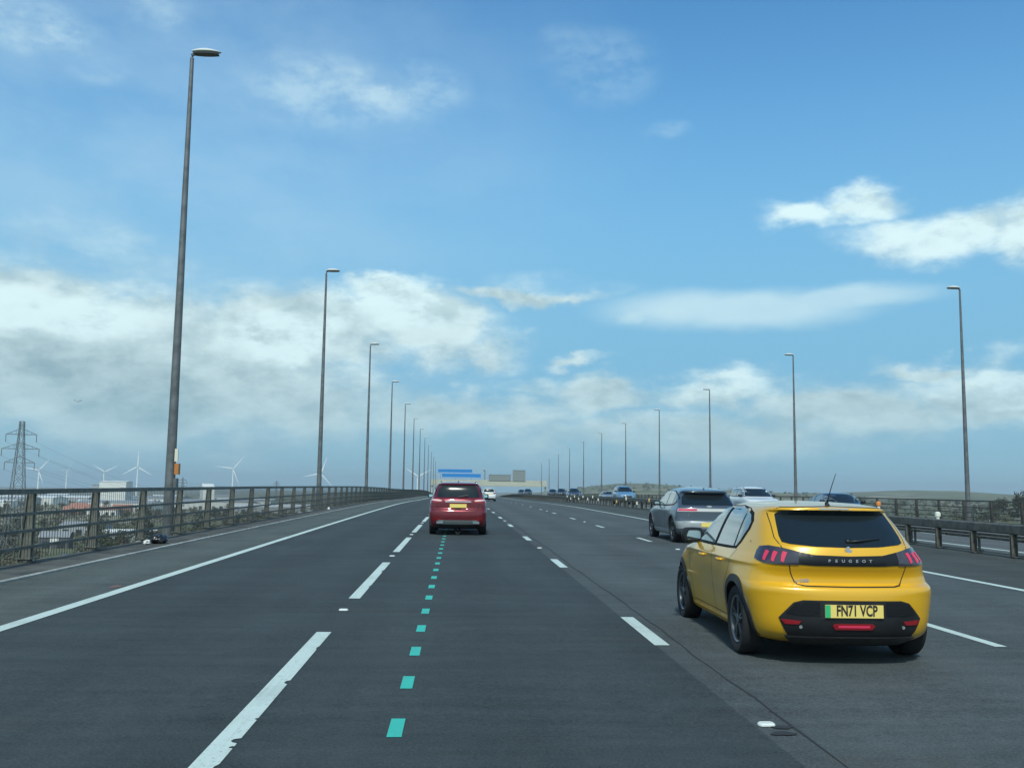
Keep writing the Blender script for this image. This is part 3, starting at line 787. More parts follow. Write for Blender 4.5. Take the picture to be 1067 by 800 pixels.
# ---- yellow hatchback -------------------------------------------------
def hero_shape(x, y, z):
    g = lambda a, s_: math.exp(-((a)/s_)**2)
    dx = .022*g(y-.78, .42)*g(z-.62, .16)*min(1, x/.5) + .02*g(y-3.28, .40)*g(z-.62, .16)*min(1, x/.5) - .020*g(y-2.05, .55)*g(z-.52, .17)*min(1, x/.6)
    if z > .90:
        k = min(1, (z-.90)/.25); ty = max(0, (1.15-y)/1.15); dx -= x*.04*ty**1.6*k
    tz = min(1, max(0, (z-.60)/.30)); dx -= x*.155*(tz*tz*(3-2*tz)*.80+.20)*max(0, (.92-y)/.92)**1.35
    if y > 2.3 and z > .6:
        dx -= x*.05*max(0, (y-2.3)/1.7)**2
    # shoulder line
    dx += .007*g(z-.865, .018)*(1 if .3 < y < 3.2 else 0)*min(1, x/.6)
    return dx, 0
HERO = dict(L=4.055, N=110, nz=96, y0=.95, shape=hero_shape,
    yr=[(.17, .22), (.22, .10), (.28, .035), (.36, .010), (.42, .004), (.55, .000), (.61, .003), (.66, .016), (.685, .038), (.70, .078), (.715, .104), (.76, .106), (.80, .096), (.86, .068), (.895, .060), (.93, .066), (1.0, .092), (1.04, .115), (1.06, .15), (1.10, .20),
        (1.20, .325), (1.33, .475), (1.352, .42), (1.372, .425), (1.385, .50), (1.40, .66), (1.42, 1.05), (1.433, 1.70)],
    yf=[(.17, 3.80), (.25, 3.98), (.40, 4.045), (.60, 4.055), (.72, 4.0), (.82, 3.86), (.90, 3.55), (.95, 3.20), (.975, 3.02), (1.0, 2.95), (1.2, 2.60), (1.34, 2.28), (1.40, 2.08), (1.42, 1.95), (1.433, 1.72)],
    w=[(.17, .62), (.20, .74), (.26, .80), (.34, .825), (.45, .845), (.60, .862), (.72, .862), (.82, .858), (.875, .852), (.92, .828), (.96, .80), (1.0, .782), (1.15, .718), (1.30, .640), (1.352, .60), (1.378, .555), (1.395, .50), (1.412, .41), (1.425, .26), (1.433, .04)],
    cr=[(.2, .42), (.55, .44), (.68, .40), (.90, .40), (1.06, .42), (1.35, .40), (1.42, .4)], cf=[(.2, .8), (.9, .9), (1.0, .55), (1.43, .4)],
    nrt=[(.2, 2.7), (.6, 2.6), (.70, 2.9), (.9, 3.0), (1.06, 3.2), (1.35, 3.6), (1.43, 3.0)])
def yellow_car():
    M0 = 'paint_yellow'; paint(M0, (.72, .385, .007), .30, .16)
    e = empty('hatchback_car', (3.58, 8.62, rz(9.3)), radians(-1.7), 'yellow hatchback with a black tail band and yellow number plate, nearest car', 'car')
    e.scale = (1.015, 1.015, 1.025)
    B = Body(HERO)
    yb, yfw, zr = .755, 3.295, .318
    B.mesh('body', M0, e, [(yb, zr), (yfw, zr)], .352)
    for mode in 'LR':
        sg = -1 if mode == 'L' else 1
        # glasshouse: black surround then panes
        fr = [(2.84, .975), (2.62, 1.10), (2.36, 1.245), (2.12, 1.335), (1.85, 1.372), (1.45, 1.378), (1.10, 1.357), (.88, 1.315), (.775, 1.24), (.775, 1.16), (.86, 1.03), (.94, .965), (1.3, .955), (2.1, .948), (2.75, .950)]
        f = B.patch('window_frame', mode, fr, 'trim_black', e, .003, .06)
        B.patch('door_glass', mode, [(2.74, .978), (2.32, 1.235), (2.10, 1.318), (1.86, 1.352), (1.80, 1.354), (1.84, .975)], 'side_glass', e, .0062, .06, .004)
        B.patch('door_glass', mode, [(1.73, .975), (1.69, 1.356), (1.45, 1.360), (1.16, 1.344), (1.12, 1.33), (1.06, .983)], 'side_glass', e, .0062, .06, .004)
        B.patch('quarter_glass', mode, [(1.07, 1.325), (.92, 1.290), (.825, 1.225), (.825, 1.165), (.905, 1.035), (.965, .99), (1.01, .985)], 'side_glass', e, .0062, .05, .004)
        B.patch('arch_trim', mode, arch(B, mode, yb, zr, .350, .418, -.10, pi+.22), 'black_plastic', e, .010, .04, .03)
        B.patch('arch_trim', mode, arch(B, mode, yfw, zr, .350, .412, -.22, pi+.10), 'black_plastic', e, .010, .04, .03)
        sm = MB()
        B.ribbon(sm, mode, [(1.74, .94), (1.74, .60), (1.72, .36), (1.68, .30)]); B.ribbon(sm, mode, [(2.83, .95), (2.84, .80), (2.78, .55), (2.74, .32)])
        B.ribbon(sm, mode, [(.90, .96), (.97, .86), (1.02, .75), (1.17, .60), (1.22, .42), (1.25, .31)]); B.ribbon(sm, mode, [(2.74, .30), (1.25, .30)])
        sm.build('door_seam', 'seam', e)
        B.patch('sill_trim', mode, [(1.18, .205), (2.85, .205), (2.82, .262), (1.21, .262)], M0, e, .022, .06, .03)
        handle(B, e, M0, mode, 1.36, .835); handle(B, e, M0, mode, 2.15, .835)
        mirror(B, e, mode, 2.55, .975, M0, s_=1.25)
    W_ = lambda x, y: atan2(x, .95-y)
    # rear glass with its black wings
    rg = [(-.555, 1.066), (-.56, 1.12), (-.545, 1.22), (-.525, 1.31), (-.47, 1.343), (-.28, 1.352), (.28, 1.352), (.47, 1.343), (.525, 1.31), (.545, 1.22), (.56, 1.12), (.555, 1.066), (.50, 1.050), (.28, 1.032), (0, 1.026), (-.28, 1.032), (-.50, 1.050)]
    g = B.patch('rear_window', 'B', [(x, z) for x, z in rg], 'car_glass', e, .0045, .05)
    B.patch('rear_lamp_band', 'W', [(W_(-.60, .20), .995), (W_(-.47, .1), .990), (W_(-.30, .1), .960), (0, .952), (W_(.30, .1), .960), (W_(.47, .1), .990), (W_(.60, .20), .995), (W_(.60, .2), .885), (W_(.3, .1), .868), (0, .866), (W_(-.3, .1), .868), (W_(-.60, .2), .885)], 'band_black', e, .006, .04)
    for sg in (-1, 1):
        q = [(.46, .08), (.50, .10), (.60, .17), (.69, .27), (.75, .38), (.76, .41), (.755, .40), (.70, .27), (.62, .16), (.46, .08)]
        zt = [.985, .995, 1.018, 1.030, 1.018, .975, .915, .880, .872, .872]
        poly = [(sg*W_(a, b), z) for (a, b), z in zip(q, zt)]
        if sg < 0: poly = poly[::-1]
        h = B.patch('tail_lamp', 'W', poly, 'lamp_smoke', e, .010, .03, .02)
        for k in range(3):
            c = .61+.088*k; a = sg*c; ht = [.90, .90, .905][k]
            B.patch('light_claw', 'W', [(a-.020, ht+.075), (a+.020, ht+.085), (a+.030, ht+.055), (a+.028, ht), (a+.004, ht-.008), (a-.006, ht+.03)][::1] if sg > 0 else [(a+.020, ht+.075), (a-.020, ht+.085), (a-.030, ht+.055), (a-.028, ht), (a-.004, ht-.008), (a+.006, ht+.03)], 'lamp_lit', h, .016, .02, .006)
    # tailgate seams
    sm = MB()
    B.ribbon(sm, 'B', [(-.575, 1.32), (-.60, 1.10), (-.56, .99)], .007); B.ribbon(sm, 'B', [(.575, 1.32), (.60, 1.10), (.56, .99)], .007)
    B.ribbon(sm, 'B', [(-.53, .866), (-.515, .80), (-.485, .725), (-.46, .700), (-.40, .690), (0, .686), (.40, .690), (.46, .700), (.485, .725), (.515, .80), (.53, .866)], .009)
    B.ribbon(sm, 'B', [(-.55, 1.34), (-.48, 1.375), (0, 1.388), (.48, 1.375), (.55, 1.34)], .006)
    sm.build('tailgate_seam', 'seam', e)
    # lower bumper: black hexagonal insert
    bp = [(W_(-.63, .12), .415), (W_(-.52, .05), .550), (W_(-.44, .03), .572), (W_(.44, .03), .572), (W_(.52, .05), .550), (W_(.63, .12), .415), (W_(.57, .10), .262), (W_(.60, .1), .205), (W_(-.60, .1), .205), (W_(-.57, .10), .262)]
    B.patch('bumper_insert', 'W', bp, 'black_plastic', e, .008, .045, .02)
    for sg in (-1, 1):
        B.patch('gloss_panel', 'W', [(sg*W_(.30, 0), .560), (sg*W_(.43, .02), .560), (sg*W_(.505, .05), .540), (sg*W_(.575, .08), .455), (sg*W_(.50, .04), .440), (sg*W_(.30, 0), .44)][::sg], 'black_gloss', e, .014, .04, .01)
        B.patch('reflector', 'W', [(sg*W_(.615, .11), .402), (sg*W_(.575, .09), .402), (sg*W_(.46, .03), .392), (sg*W_(.49, .03), .362), (sg*W_(.585, .09), .362)][::sg], 'lamp_red', e, .015, .04, .01)
        B.patch('bumper_sensor', 'B', [(sg*(.46)+.014*cos(2*pi*i/10), .340+.014*sin(2*pi*i/10)) for i in range(10)], 'badge_silver', e, .014, .02, .006)
    # lower black skirt all round the rear corners
    B.patch('diffuser', 'W', [(W_(-.60, .1), .26), (W_(.60, .1), .26), (W_(.58, .1), .185), (W_(-.58, .1), .185)], 'black_plastic', e, .03, .05, .04)
    B.patch('fog_lamp', 'B', [(-.165, .375), (.165, .375), (.19, .358), (.165, .325), (-.165, .325), (-.19, .358)], 'lamp_red', e, .018, .04, .014)
    B.patch('fog_lamp_lens', 'B', [(-.14, .360), (.14, .360), (.14, .342), (-.14, .342)], 'lamp_lit', e, .021, .04, .004)
    B.patch('plate_recess', 'B', [(-.30, .562), (.30, .562), (.30, .405), (-.30, .405)], 'black_plastic', e, .010, .06, .01)
    plate(e, -.012, .482, 'FN71 VCP', green=True)
    # spaced brand letters, emblem, model badge
    for i, ch in enumerate('PEUGEOT'):
        x = (i-3)*.062; h, nn = B.hit('B', x, .909); flat_text('badge_letter', ch, .034, (x, h.y-.010, .912), 'badge_silver', e, bold=.0008, sx=1.25)
    h, nn = B.hit('B', 0, 1.0)
    # rampant lion silhouette
    lion = [(-.012, -.045), (.004, -.047), (.000, -.030), (.010, -.022), (.016, -.046), (.034, -.045), (.026, -.032), (.026, -.012), (.036, -.004), (.040, .014), (.033, .022), (.032, .010), (.024, .004), (.018, .016), (.010, .026), (.012, .040), (.000, .047), (-.014, .044), (-.024, .034), (-.018, .030), (-.030, .020), (-.044, .022), (-.042, .014), (-.026, .006), (-.036, -.004), (-.038, -.014), (-.024, -.008), (-.012, -.004), (-.010, -.018), (-.016, -.032)]
    r = delaunay_2d_cdt([Vector(p) for p in lion], [], [list(range(len(lion)))], 1, 1e-6)
    vs = [(p.x*.85, h.y-.008, 1.000+p.y*.85) for p in r[0]]; mk('emblem', vs, [tuple(f) for f in r[2]], 'badge_silver', e)
    h, nn = B.hit('B', -.40, .735); flat_text('model_badge', 'e-208', .042, (-.42, h.y-.012, .733), 'badge_silver', e, bold=.001, sx=1.3)
    h, nn = B.hit('L', .93, .93)
    # side 'e' badge behind the rear door glass
    vs, fs = text_mesh('e', .06, .001); h, nn = B.hit('L', .64, 1.055); mk('model_badge', [(h.x-.006, .64-v[0], 1.055+v[1]) for v in vs], fs, 'badge_silver', e)
    # wiper, high brake lamp, antenna
    b = MB(); h1, n1_ = B.hit('B', .02, 1.075); h2, n2_ = B.hit('B', .33, 1.105)
    b.tube([h1+Vector((0, -.02, 0)), h1+Vector((.10, -.025, .01)), h2+Vector((0, -.02, 0))], [.014, .010, .006], 6); b.tube([h1+n1_*.01, h1+Vector((0, -.03, 0))], .02, 10); b.build('wiper', 'black_plastic', e, smooth=True)
    B.patch('brake_lamp', 'B', [(-.14, 1.3585), (.14, 1.3585), (.14, 1.368), (-.14, 1.368)], 'chrome', e, .004, .03, .006)
    b = MB(); b.tube([(0, .60, 1.385), (0, .62, 1.42), (0, .60, 1.435)], [.028, .018, .010], 8); b.tube([(0, .60, 1.43), (0, .50, 1.55), (0, .36, 1.69)], [.006, .0045, .003], 6); b.build('antenna', 'black_plastic', e, smooth=True)
    for (x, y) in ((-.765, yb), (.765, yb), (-.765, yfw), (.765, yfw)): wheel(e, x, y, .318, .205, 'alloy', 10)
    b = MB(); b.box((0, 2.0, .22), (1.3, 3.2, .10)); b.tube([(-.7, yb, .31), (.7, yb, .31)], .04, 8); b.tube([(-.7, yfw, .31), (.7, yfw, .31)], .04, 8); b.build('underbody', 'chassis_dark', e)
    return e
yellow_car()

# ---- the other cars ----------------------------------------------------
def std_shape(yb, yf, L, tap=.09, zb=1.0):
    def f(x, y, z):
        g = lambda a, s_: math.exp(-((a)/s_)**2)
        dx = .02*g(y-yb, .42)*g(z-.62, .2)*min(1, x/.5)+.018*g(y-yf, .42)*g(z-.62, .2)*min(1, x/.5)-.02*g(y-(yb+yf)/2, .6)*g(z-.55, .2)*min(1, x/.6)
        tz = min(1, max(0, (z-.7)/.4)); dx -= x*tap*(.3+.7*tz)*max(0, (1.-y))**1.5
        if y > yf-1.0 and z > .6: dx -= x*.05*max(0, (y-yf+1.)/1.9)**2
        return dx, 0
    return f
SUV = dict(L=4.52,
    yr=[(.22, .22), (.30, .08), (.42, .02), (.60, 0), (.72, .008), (.78, .04), (.83, .085), (1.0, .085), (1.10, .11), (1.15, .17), (1.54, .42), (1.57, .35), (1.60, .38), (1.63, .58), (1.66, 1.0), (1.685, 1.9)],
    yf=[(.22, 4.3), (.4, 4.48), (.7, 4.52), (.9, 4.42), (1.0, 4.15), (1.06, 3.7), (1.10, 3.45), (1.2, 3.2), (1.5, 2.6), (1.62, 2.3), (1.66, 2.1), (1.685, 1.92)],
    w=[(.22, .74), (.27, .84), (.4, .88), (.6, .905), (.85, .91), (1.0, .90), (1.07, .87), (1.12, .845), (1.3, .785), (1.5, .70), (1.57, .655), (1.61, .60), (1.64, .5), (1.67, .3), (1.685, .04)],
    cr=[(.2, .40), (1.0, .38), (1.6, .35)], cf=[(.2, .8), (.9, .85), (1.1, .55), (1.7, .4)], ax=(.90, 3.58, .352))
CROSS = dict(L=4.63,
    yr=[(.20, .25), (.27, .10), (.40, .01), (.58, 0), (.64, .03), (.68, .07), (.94, .075), (1.0, .09), (1.04, .14), (1.10, .22), (1.42, .56), (1.45, .44), (1.48, .46), (1.52, .70), (1.57, 1.2), (1.605, 2.1)],
    yf=[(.20, 4.4), (.4, 4.6), (.65, 4.63), (.8, 4.55), (.92, 4.2), (.98, 3.9), (1.02, 3.7), (1.4, 2.8), (1.55, 2.45), (1.605, 2.13)],
    w=[(.20, .76), (.25, .86), (.4, .905), (.6, .93), (.8, .935), (.92, .93), (.98, .90), (1.02, .875), (1.2, .81), (1.4, .72), (1.46, .68), (1.50, .63), (1.55, .5), (1.59, .3), (1.605, .04)],
    cr=[(.2, .32), (1.0, .32), (1.6, .35)], cf=[(.2, .6), (.9, .7), (1.1, .55), (1.7, .4)], ax=(.80, 3.80, .372))
SALOON = dict(L=4.7,
    yr=[(.20, .2), (.30, .06), (.42, .0), (.65, .0), (.80, .04), (.98, .08), (1.02, .16), (1.045, .40), (1.07, .62), (1.2, .95), (1.34, 1.35), (1.40, 1.7), (1.44, 2.1)],
    yf=[(.20, 4.5), (.4, 4.68), (.6, 4.7), (.75, 4.6), (.85, 4.2), (.92, 3.7), (.97, 3.45), (1.2, 2.95), (1.36, 2.6), (1.42, 2.35), (1.44, 2.13)],
    w=[(.20, .72), (.26, .82), (.4, .87), (.6, .89), (.8, .89), (.92, .87), (1.0, .83), (1.2, .74), (1.34, .64), (1.39, .56), (1.42, .40), (1.44, .04)],
    cr=[(.2, .45), (1.0, .45), (1.45, .5)], cf=[(.2, .7), (.9, .8), (1.1, .55), (1.45, .5)], ax=(.95, 3.75, .33))
def scaled(P, sw, sl, sz):
    Q = dict(P); Q['L'] = P['L']*sl
    for k in ('yr', 'yf', 'cr', 'cf'): Q[k] = [(a*sz, b*sl) for a, b in P[k]]
    Q['w'] = [(a*sz, b*sw) for a, b in P['w']]
    Q['ax'] = (P['ax'][0]*sl, P['ax'][1]*sl, P['ax'][2]*min(sz, 1.05)); Q['s'] = (sw, sl, sz)
    return Q
def gen_car(P, look):
    """body, glass all round, lamps, plate, mirrors and wheels; built in metres, nose towards +Y"""
    sw, sl, sz = P.get('s', (1, 1, 1)); T = P.get('T', 'suv'); ya, yf, r = P['ax']; L = P['L']
    P = dict(P, N=P.get('N', 64), nz=60, y0=.95, shape=std_shape(ya, yf, L))
    e = empty('car', (0, 0, 0)); B = Body(P); M0 = look['paint']
    B.mesh('body', M0, e, [(ya, r), (yf, r)], r*1.09)
    D_ = {'suv': dict(g0=1.165, g1=1.53, gw0=.66, gw1=.555, side=[(3.36, 1.135), (3.05, 1.30), (2.66, 1.46), (2.40, 1.545), (1.9, 1.575), (1.2, 1.57), (.78, 1.52), (.50, 1.36), (.42, 1.22), (.55, 1.165), (1.5, 1.13)], ws0=1.16, ws1=1.57, ww0=.72, ww1=.55, bl=1.12),
          'cross': dict(g0=1.07, g1=1.41, gw0=.74, gw1=.60, side=[(3.62, 1.045), (3.2, 1.22), (2.85, 1.36), (2.5, 1.46), (2.0, 1.495), (1.3, 1.48), (.85, 1.40), (.58, 1.26), (.62, 1.15), (.85, 1.06), (1.8, 1.03)], ws0=1.07, ws1=1.50, ww0=.74, ww1=.55, bl=1.02),
          'saloon': dict(g0=1.10, g1=1.33, gw0=.62, gw1=.52, side=[(3.30, 1.01), (2.95, 1.19), (2.60, 1.32), (2.2, 1.365), (1.8, 1.34), (1.4, 1.24), (1.05, 1.08), (1.1, 1.0), (2.0, .985)], ws0=1.02, ws1=1.36, ww0=.70, ww1=.52, bl=.98)}[T]
    g0, g1, gw0, gw1 = D_['g0']*sz, D_['g1']*sz, D_['gw0']*sw, D_['gw1']*sw; st = .06 if look.get('near') else .09
    B.patch('rear_window', 'B', [(-gw0, g0+.02), (-(gw0+gw1)/2-.01, (g0+g1)/2+.04), (-gw1, g1-.02), (-gw1*.9, g1), (gw1*.9, g1), (gw1, g1-.02), ((gw0+gw1)/2+.01, (g0+g1)/2+.04), (gw0, g0+.02), (gw0*.94, g0), (-gw0*.94, g0)], 'car_glass', e, .006, st)
    sd_ = [(a*sl, b*sz) for a, b in D_['side']]
    for mode in 'LR':
        f = B.patch('window_frame', mode, sd_, 'trim_black', e, .004, .08)
        cx = sum(p[0] for p in sd_)/len(sd_); cz = sum(p[1] for p in sd_)/len(sd_)
        xs = [.0, 1.62*sl, 1.70*sl, 2.62*sl, 2.70*sl, 9]
        inn = [(cx+(a-cx)*.955, cz+(b-cz)*.86) for a, b in sd_]
        def clip(poly, lo, hi):
            for val, sgn in ((lo, 1), (hi, -1)):
                out = []
                for i in range(len(poly)):
                    a, b = poly[i], poly[(i+1) % len(poly)]; ia, ib = (a[0]-val)*sgn >= 0, (b[0]-val)*sgn >= 0
                    if ia: out.append(a)
                    if ia != ib: t = (val-a[0])/(b[0]-a[0]); out.append((val, a[1]+(b[1]-a[1])*t))
                poly = out
                if len(poly) < 3: return []
            return poly
        y_c = .95*sl if T != 'saloon' else 1.3*sl
        for lo, hi in ((0, y_c), (y_c+.05, 1.72*sl), (1.79*sl, 9)):
            q = clip(inn, lo, hi)
            if len(q) > 2 and max(p[0] for p in q)-min(p[0] for p in q) > .08: B.patch('door_glass', mode, q, look.get('sglass', 'side_glass'), e, .008, .09, .004)
        if look.get('clad', True):
            B.patch('arch_trim', mode, arch(B, mode, ya, r, r*1.085, r*1.22, -.1, pi+.15), look.get('cladm', 'black_plastic'), e, .010, .07, .03)
            B.patch('arch_trim', mode, arch(B, mode, yf, r, r*1.085, r*1.22, -.15, pi+.1), look.get('cladm', 'black_plastic'), e, .010, .07, .03)
            B.patch('sill_trim', mode, [(ya+r*1.15, .24*sz), (yf-r*1.15, .24*sz), (yf-r*1.2, .36*sz), (ya+r*1.2, .36*sz)], look.get('sillm', 'black_plastic'), e, .010, .09, .03)
        if look.get('near'):
            sm = MB(); b0 = D_['bl']*sz
            B.ribbon(sm, mode, [(1.76*sl, b0), (1.76*sl, .45), (1.72*sl, .36)], .012); B.ribbon(sm, mode, [(2.85*sl, b0), (2.87*sl, .7), (2.8*sl, .36)], .012)
            B.ribbon(sm, mode, [(.95*sl, b0), (1.1*sl, .8), (1.3*sl, .6), (1.34*sl, .36)], .012); sm.build('door_seam', 'seam', e)
            handle(B, e, M0, mode, 1.42*sl, b0-.12); handle(B, e, M0, mode, 2.3*sl, b0-.12)
        mirror(B, e, mode, (2.72 if T != 'saloon' else 2.85)*sl, D_['bl']*sz+.03, look.get('mirm', M0), s_=1.05)
    ww0, ww1, w0, w1 = D_['ww0']*sw, D_['ww1']*sw, D_['ws0']*sz, D_['ws1']*sz
    B.patch('windscreen', 'N', [(-ww0, w0+.02), (-ww1, w1-.02), (-ww1*.8, w1), (ww1*.8, w1), (ww1, w1-.02), (ww0, w0+.02), (ww0*.8, w0-.01), (-ww0*.8, w0-.01)], 'car_glass', e, .006, st)
    W_ = lambda x, y: atan2(x, .95-y)
    Z = sz
    for sg in (-1, 1):
        hl = [(sg*W_(.48*sw, 0), .84*Z), (sg*W_(.78*sw, .25), .90*Z), (sg*W_(.80*sw, .3), .80*Z), (sg*W_(.5*sw, 0), .74*Z)]
        B.patch('headlamp', 'X', hl[::sg], look.get('head', 'chrome'), e, .008, .07, .02)
    B.patch('grille', 'N', [(-.42*sw, .80*Z), (.42*sw, .80*Z), (.38*sw, .60*Z), (-.38*sw, .60*Z)], 'black_plastic', e, .008, .08, .02)
    B.patch('lower_intake', 'N', [(-.6*sw, .45*Z), (.6*sw, .45*Z), (.55*sw, .30*Z), (-.55*sw, .30*Z)], 'black_plastic', e, .008, .08, .02)
    look['rear'](B, e, W_, sw, sl, sz)
    for (x, y) in ((-1, ya), (1, ya), (-1, yf), (1, yf)): wheel(e, x*(pchip(P['w'], .55*sz)-.115), y, r, .22, look.get('alloy', 'alloy'), 10)
    b = MB(); b.box((0, L/2, .27), (1.44*sw, L*.82, .16)); b.box((0, ya, .30), (1.2*sw, .5, .16)); b.build('underbody', 'chassis_dark', e)
    if look.get('rails'):
        for sg in (-1, 1):
            b = MB(); pts = []
            for i in range(9):
                y = (.75+2.0*i/8)*sl; zt = 1.64*sz
                d = B.bvh.ray_cast(Vector((sg*.56*sw, y, 3)), Vector((0, 0, -1))); zt = d[0].z if d[0] else zt
                pts.append((sg*.56*sw, y, zt+(.045 if 0 < i < 8 else 0)))
            b.tube(pts, .018, 6); b.build('roof_rail', look['rails'], e, smooth=True)
    if look.get('fin'):
        d = B.bvh.ray_cast(Vector((0, .75*sl, 3)), Vector((0, 0, -1))); z = d[0].z
        mk('antenna', [(-.02, .70*sl, z-.01), (.02, .70*sl, z-.01), (.015, .70*sl+.16, z-.01), (-.015, .70*sl+.16, z-.01), (0, .70*sl, z+.06), (0, .70*sl+.03, z+.055)], [(0, 1, 4), (1, 2, 5, 4), (3, 0, 4, 5), (2, 3, 5)], 'black_gloss', e)
    return e, B
def rear_generic(lit=False, plate_txt=None):
    def f(B, e, W_, sw, sl, sz):
        for sg in (-1, 1):
            q = [(sg*W_(.52*sw, .1), 1.08*sz), (sg*W_(.78*sw, .3), 1.10*sz), (sg*W_(.84*sw, .45), 1.0*sz), (sg*W_(.74*sw, .2), .93*sz), (sg*W_(.56*sw, .1), .96*sz)]
            B.patch('tail_lamp', 'W', q[::-sg], 'lamp_red', e, .008, .07, .02)
        B.patch('lower_bumper', 'W', [(W_(-.75*sw, .15), .40*sz), (W_(.75*sw, .15), .40*sz), (W_(.7*sw, .15), .24*sz), (W_(-.7*sw, .15), .24*sz)][::-1], 'black_plastic', e, .01, .08, .02)
        h, n = B.hit('B', 0, .86*sz); b = MB(); b.box((0, h.y-.012, .86*sz), (.52, .012, .11)); b.build('number_plate', 'plate_yellow', e)
    return f
# red SUV ahead in the same lane
def rear_red(B, e, W_, sw, sl, sz):
    for sg in (-1, 1):
        q = [(sg*W_(.46, .1), 1.085), (sg*W_(.66, .15), 1.125), (sg*W_(.80, .35), 1.14), (sg*W_(.83, .5), 1.08), (sg*W_(.78, .3), 1.00), (sg*W_(.66, .15), .985), (sg*W_(.48, .1), 1.02)]
        o = B.patch('tail_lamp', 'W', q[::-sg], 'lamp_red', e, .012, .05, .02)
        q2 = [(sg*W_(.52, .1), 1.075), (sg*W_(.66, .15), 1.095), (sg*W_(.78, .35), 1.10), (sg*W_(.78, .35), 1.06), (sg*W_(.54, .1), 1.035)]
        B.patch('lamp_lens', 'W', q2[::-sg], 'lens_pale', o, .018, .05, .006)
        B.patch('reflector', 'W', [(sg*W_(.60, .05), .50), (sg*W_(.74, .15), .52), (sg*W_(.74, .15), .48), (sg*W_(.60, .05), .46)][::-sg], 'lamp_red', e, .01, .05, .01)
        b = MB(); b.box((sg*.56, .0, .395), (.20, .07, .075)); b.build('exhaust_trim', 'chrome', e)
    B.patch('chrome_strip', 'W', [(W_(-.40, .1), 1.045), (W_(.40, .1), 1.045), (W_(.40, .1), 1.018), (W_(-.40, .1), 1.018)][::-1], 'badge_silver', e, .012, .05, .01)
    B.patch('skid_plate', 'W', [(W_(-.62, .06), .465), (W_(.62, .06), .465), (W_(.52, .05), .335), (W_(-.52, .05), .335)][::-1], 'skid_grey', e, .012, .06, .02)
    B.patch('lower_bumper', 'W', [(W_(-.76, .15), .335), (W_(.76, .15), .335), (W_(.7, .15), .235), (W_(-.7, .15), .235)][::-1], 'black_plastic', e, .02, .08, .03)
    B.patch('plate_recess', 'B', [(-.34, .99), (.34, .99), (.30, .80), (-.30, .80)], M_RED, e, .004, .07, .01)
    h, n = B.hit('B', 0, .90); b = MB(); b.box((0, h.y-.022, .905), (.52, .02, .115)); o = b.build('number_plate', 'plate_yellow', e)
    b = MB(); b.box((0, h.y-.02, .80), (.18, .03, .05)); b.build('tailgate_handle', 'black_plastic', e)
    sm = MB(); B.ribbon(sm, 'B', [(-.70, 1.12), (-.68, .98), (-.62, .80), (-.55, .735), (.55, .735), (.62, .80), (.68, .98), (.70, 1.12)], .014); sm.build('tailgate_seam', 'seam', e)
    b = MB(); b.tube([(0, .14, 1.18), (.30, .19, 1.24)], .012, 6); b.build('wiper', 'black_plastic', e)
M_RED = 'paint_red'; paint(M_RED, (.17, .012, .020), .30, .45); mat('lens_pale', (.75, .50, .48), .15, coat=.8); mat('skid_grey', (.10, .12, .125), .45)
rc, _ = gen_car(dict(SUV, N=80), dict(paint=M_RED, near=True, rear=rear_red, rails='chrome', fin=True, alloy='alloy_bright', clad=False))
rc.name = 'suv_car'; rc.location = (.03, 30.0, rz(30.6)); rc.rotation_euler = (0, 0, radians(0))
tag(rc, 'dark red SUV seen squarely from behind, driving ahead along the green dashes', 'car')
# grey electric crossover
paint('paint_grey', (.075, .095, .12), .30, .35); mat('bumper_silver', (.36, .39, .40), .4, metal=.3); mat('lamp_pale', (.55, .56, .55), .3)
def rear_grey(B, e, W_, sw, sl, sz):
    bar = B.patch('light_bar', 'W', [(W_(-.86, .28), .975), (W_(.86, .28), .975), (W_(.86, .28), .895), (W_(-.86, .28), .895)][::-1], 'lamp_pale', e, .010, .06, .015)
    B.patch('light_segment', 'W', [(W_(-.84, .26), .965), (W_(-.36, .08), .965), (W_(-.36, .08), .915), (W_(-.84, .26), .915)][::-1], 'lamp_lit', bar, .014, .06, .006)
    B.patch('light_segment', 'W', [(W_(.60, .08), .965), (W_(.84, .26), .965), (W_(.84, .26), .915), (W_(.60, .08), .915)][::-1], 'lamp_red', bar, .014, .06, .006)
    B.patch('lower_bumper', 'W', [(W_(-.90, .35), .62), (W_(.90, .35), .62), (W_(.88, .3), .42), (W_(-.88, .3), .42)][::-1], 'bumper_silver', e, .012, .07, .02)
    B.patch('bumper_skirt', 'W', [(W_(-.86, .25), .42), (W_(.86, .25), .42), (W_(.8, .2), .23), (W_(-.8, .2), .23)][::-1], 'bumper_dark', e, .012, .07, .02)
    h, n = B.hit('B', 0, .54); b = MB(); b.box((0, h.y-.02, .53), (.52, .02, .12)); b.build('number_plate', 'plate_yellow', e)
    h, n = B.hit('B', 0, 1.03); b = MB(); b.lathe([(-.01, .001), (-.01, .05), (0, .055)], c=(0, 0, 0), axis='z', n=16)
    b.v = [(v[0]*1.5, h.y-.015+v[2], 1.04+v[1]*.5) for v in b.v]; b.build('emblem', 'badge_silver', e)
mat('bumper_dark', (.10, .11, .12), .5)
gc, _ = gen_car(dict(CROSS, T='cross', N=80), dict(paint='paint_grey', near=True, rear=rear_grey, fin=True, cladm='bumper_dark', sillm='bumper_silver', mirm='black_gloss', alloy='alloy', sglass='side_glass'))
gc.name = 'crossover_car'; gc.location = (7.12, 26.9, rz(27.5)); tag(gc, 'dark grey crossover with a lit tail strip, just ahead of the yellow hatchback', 'car')
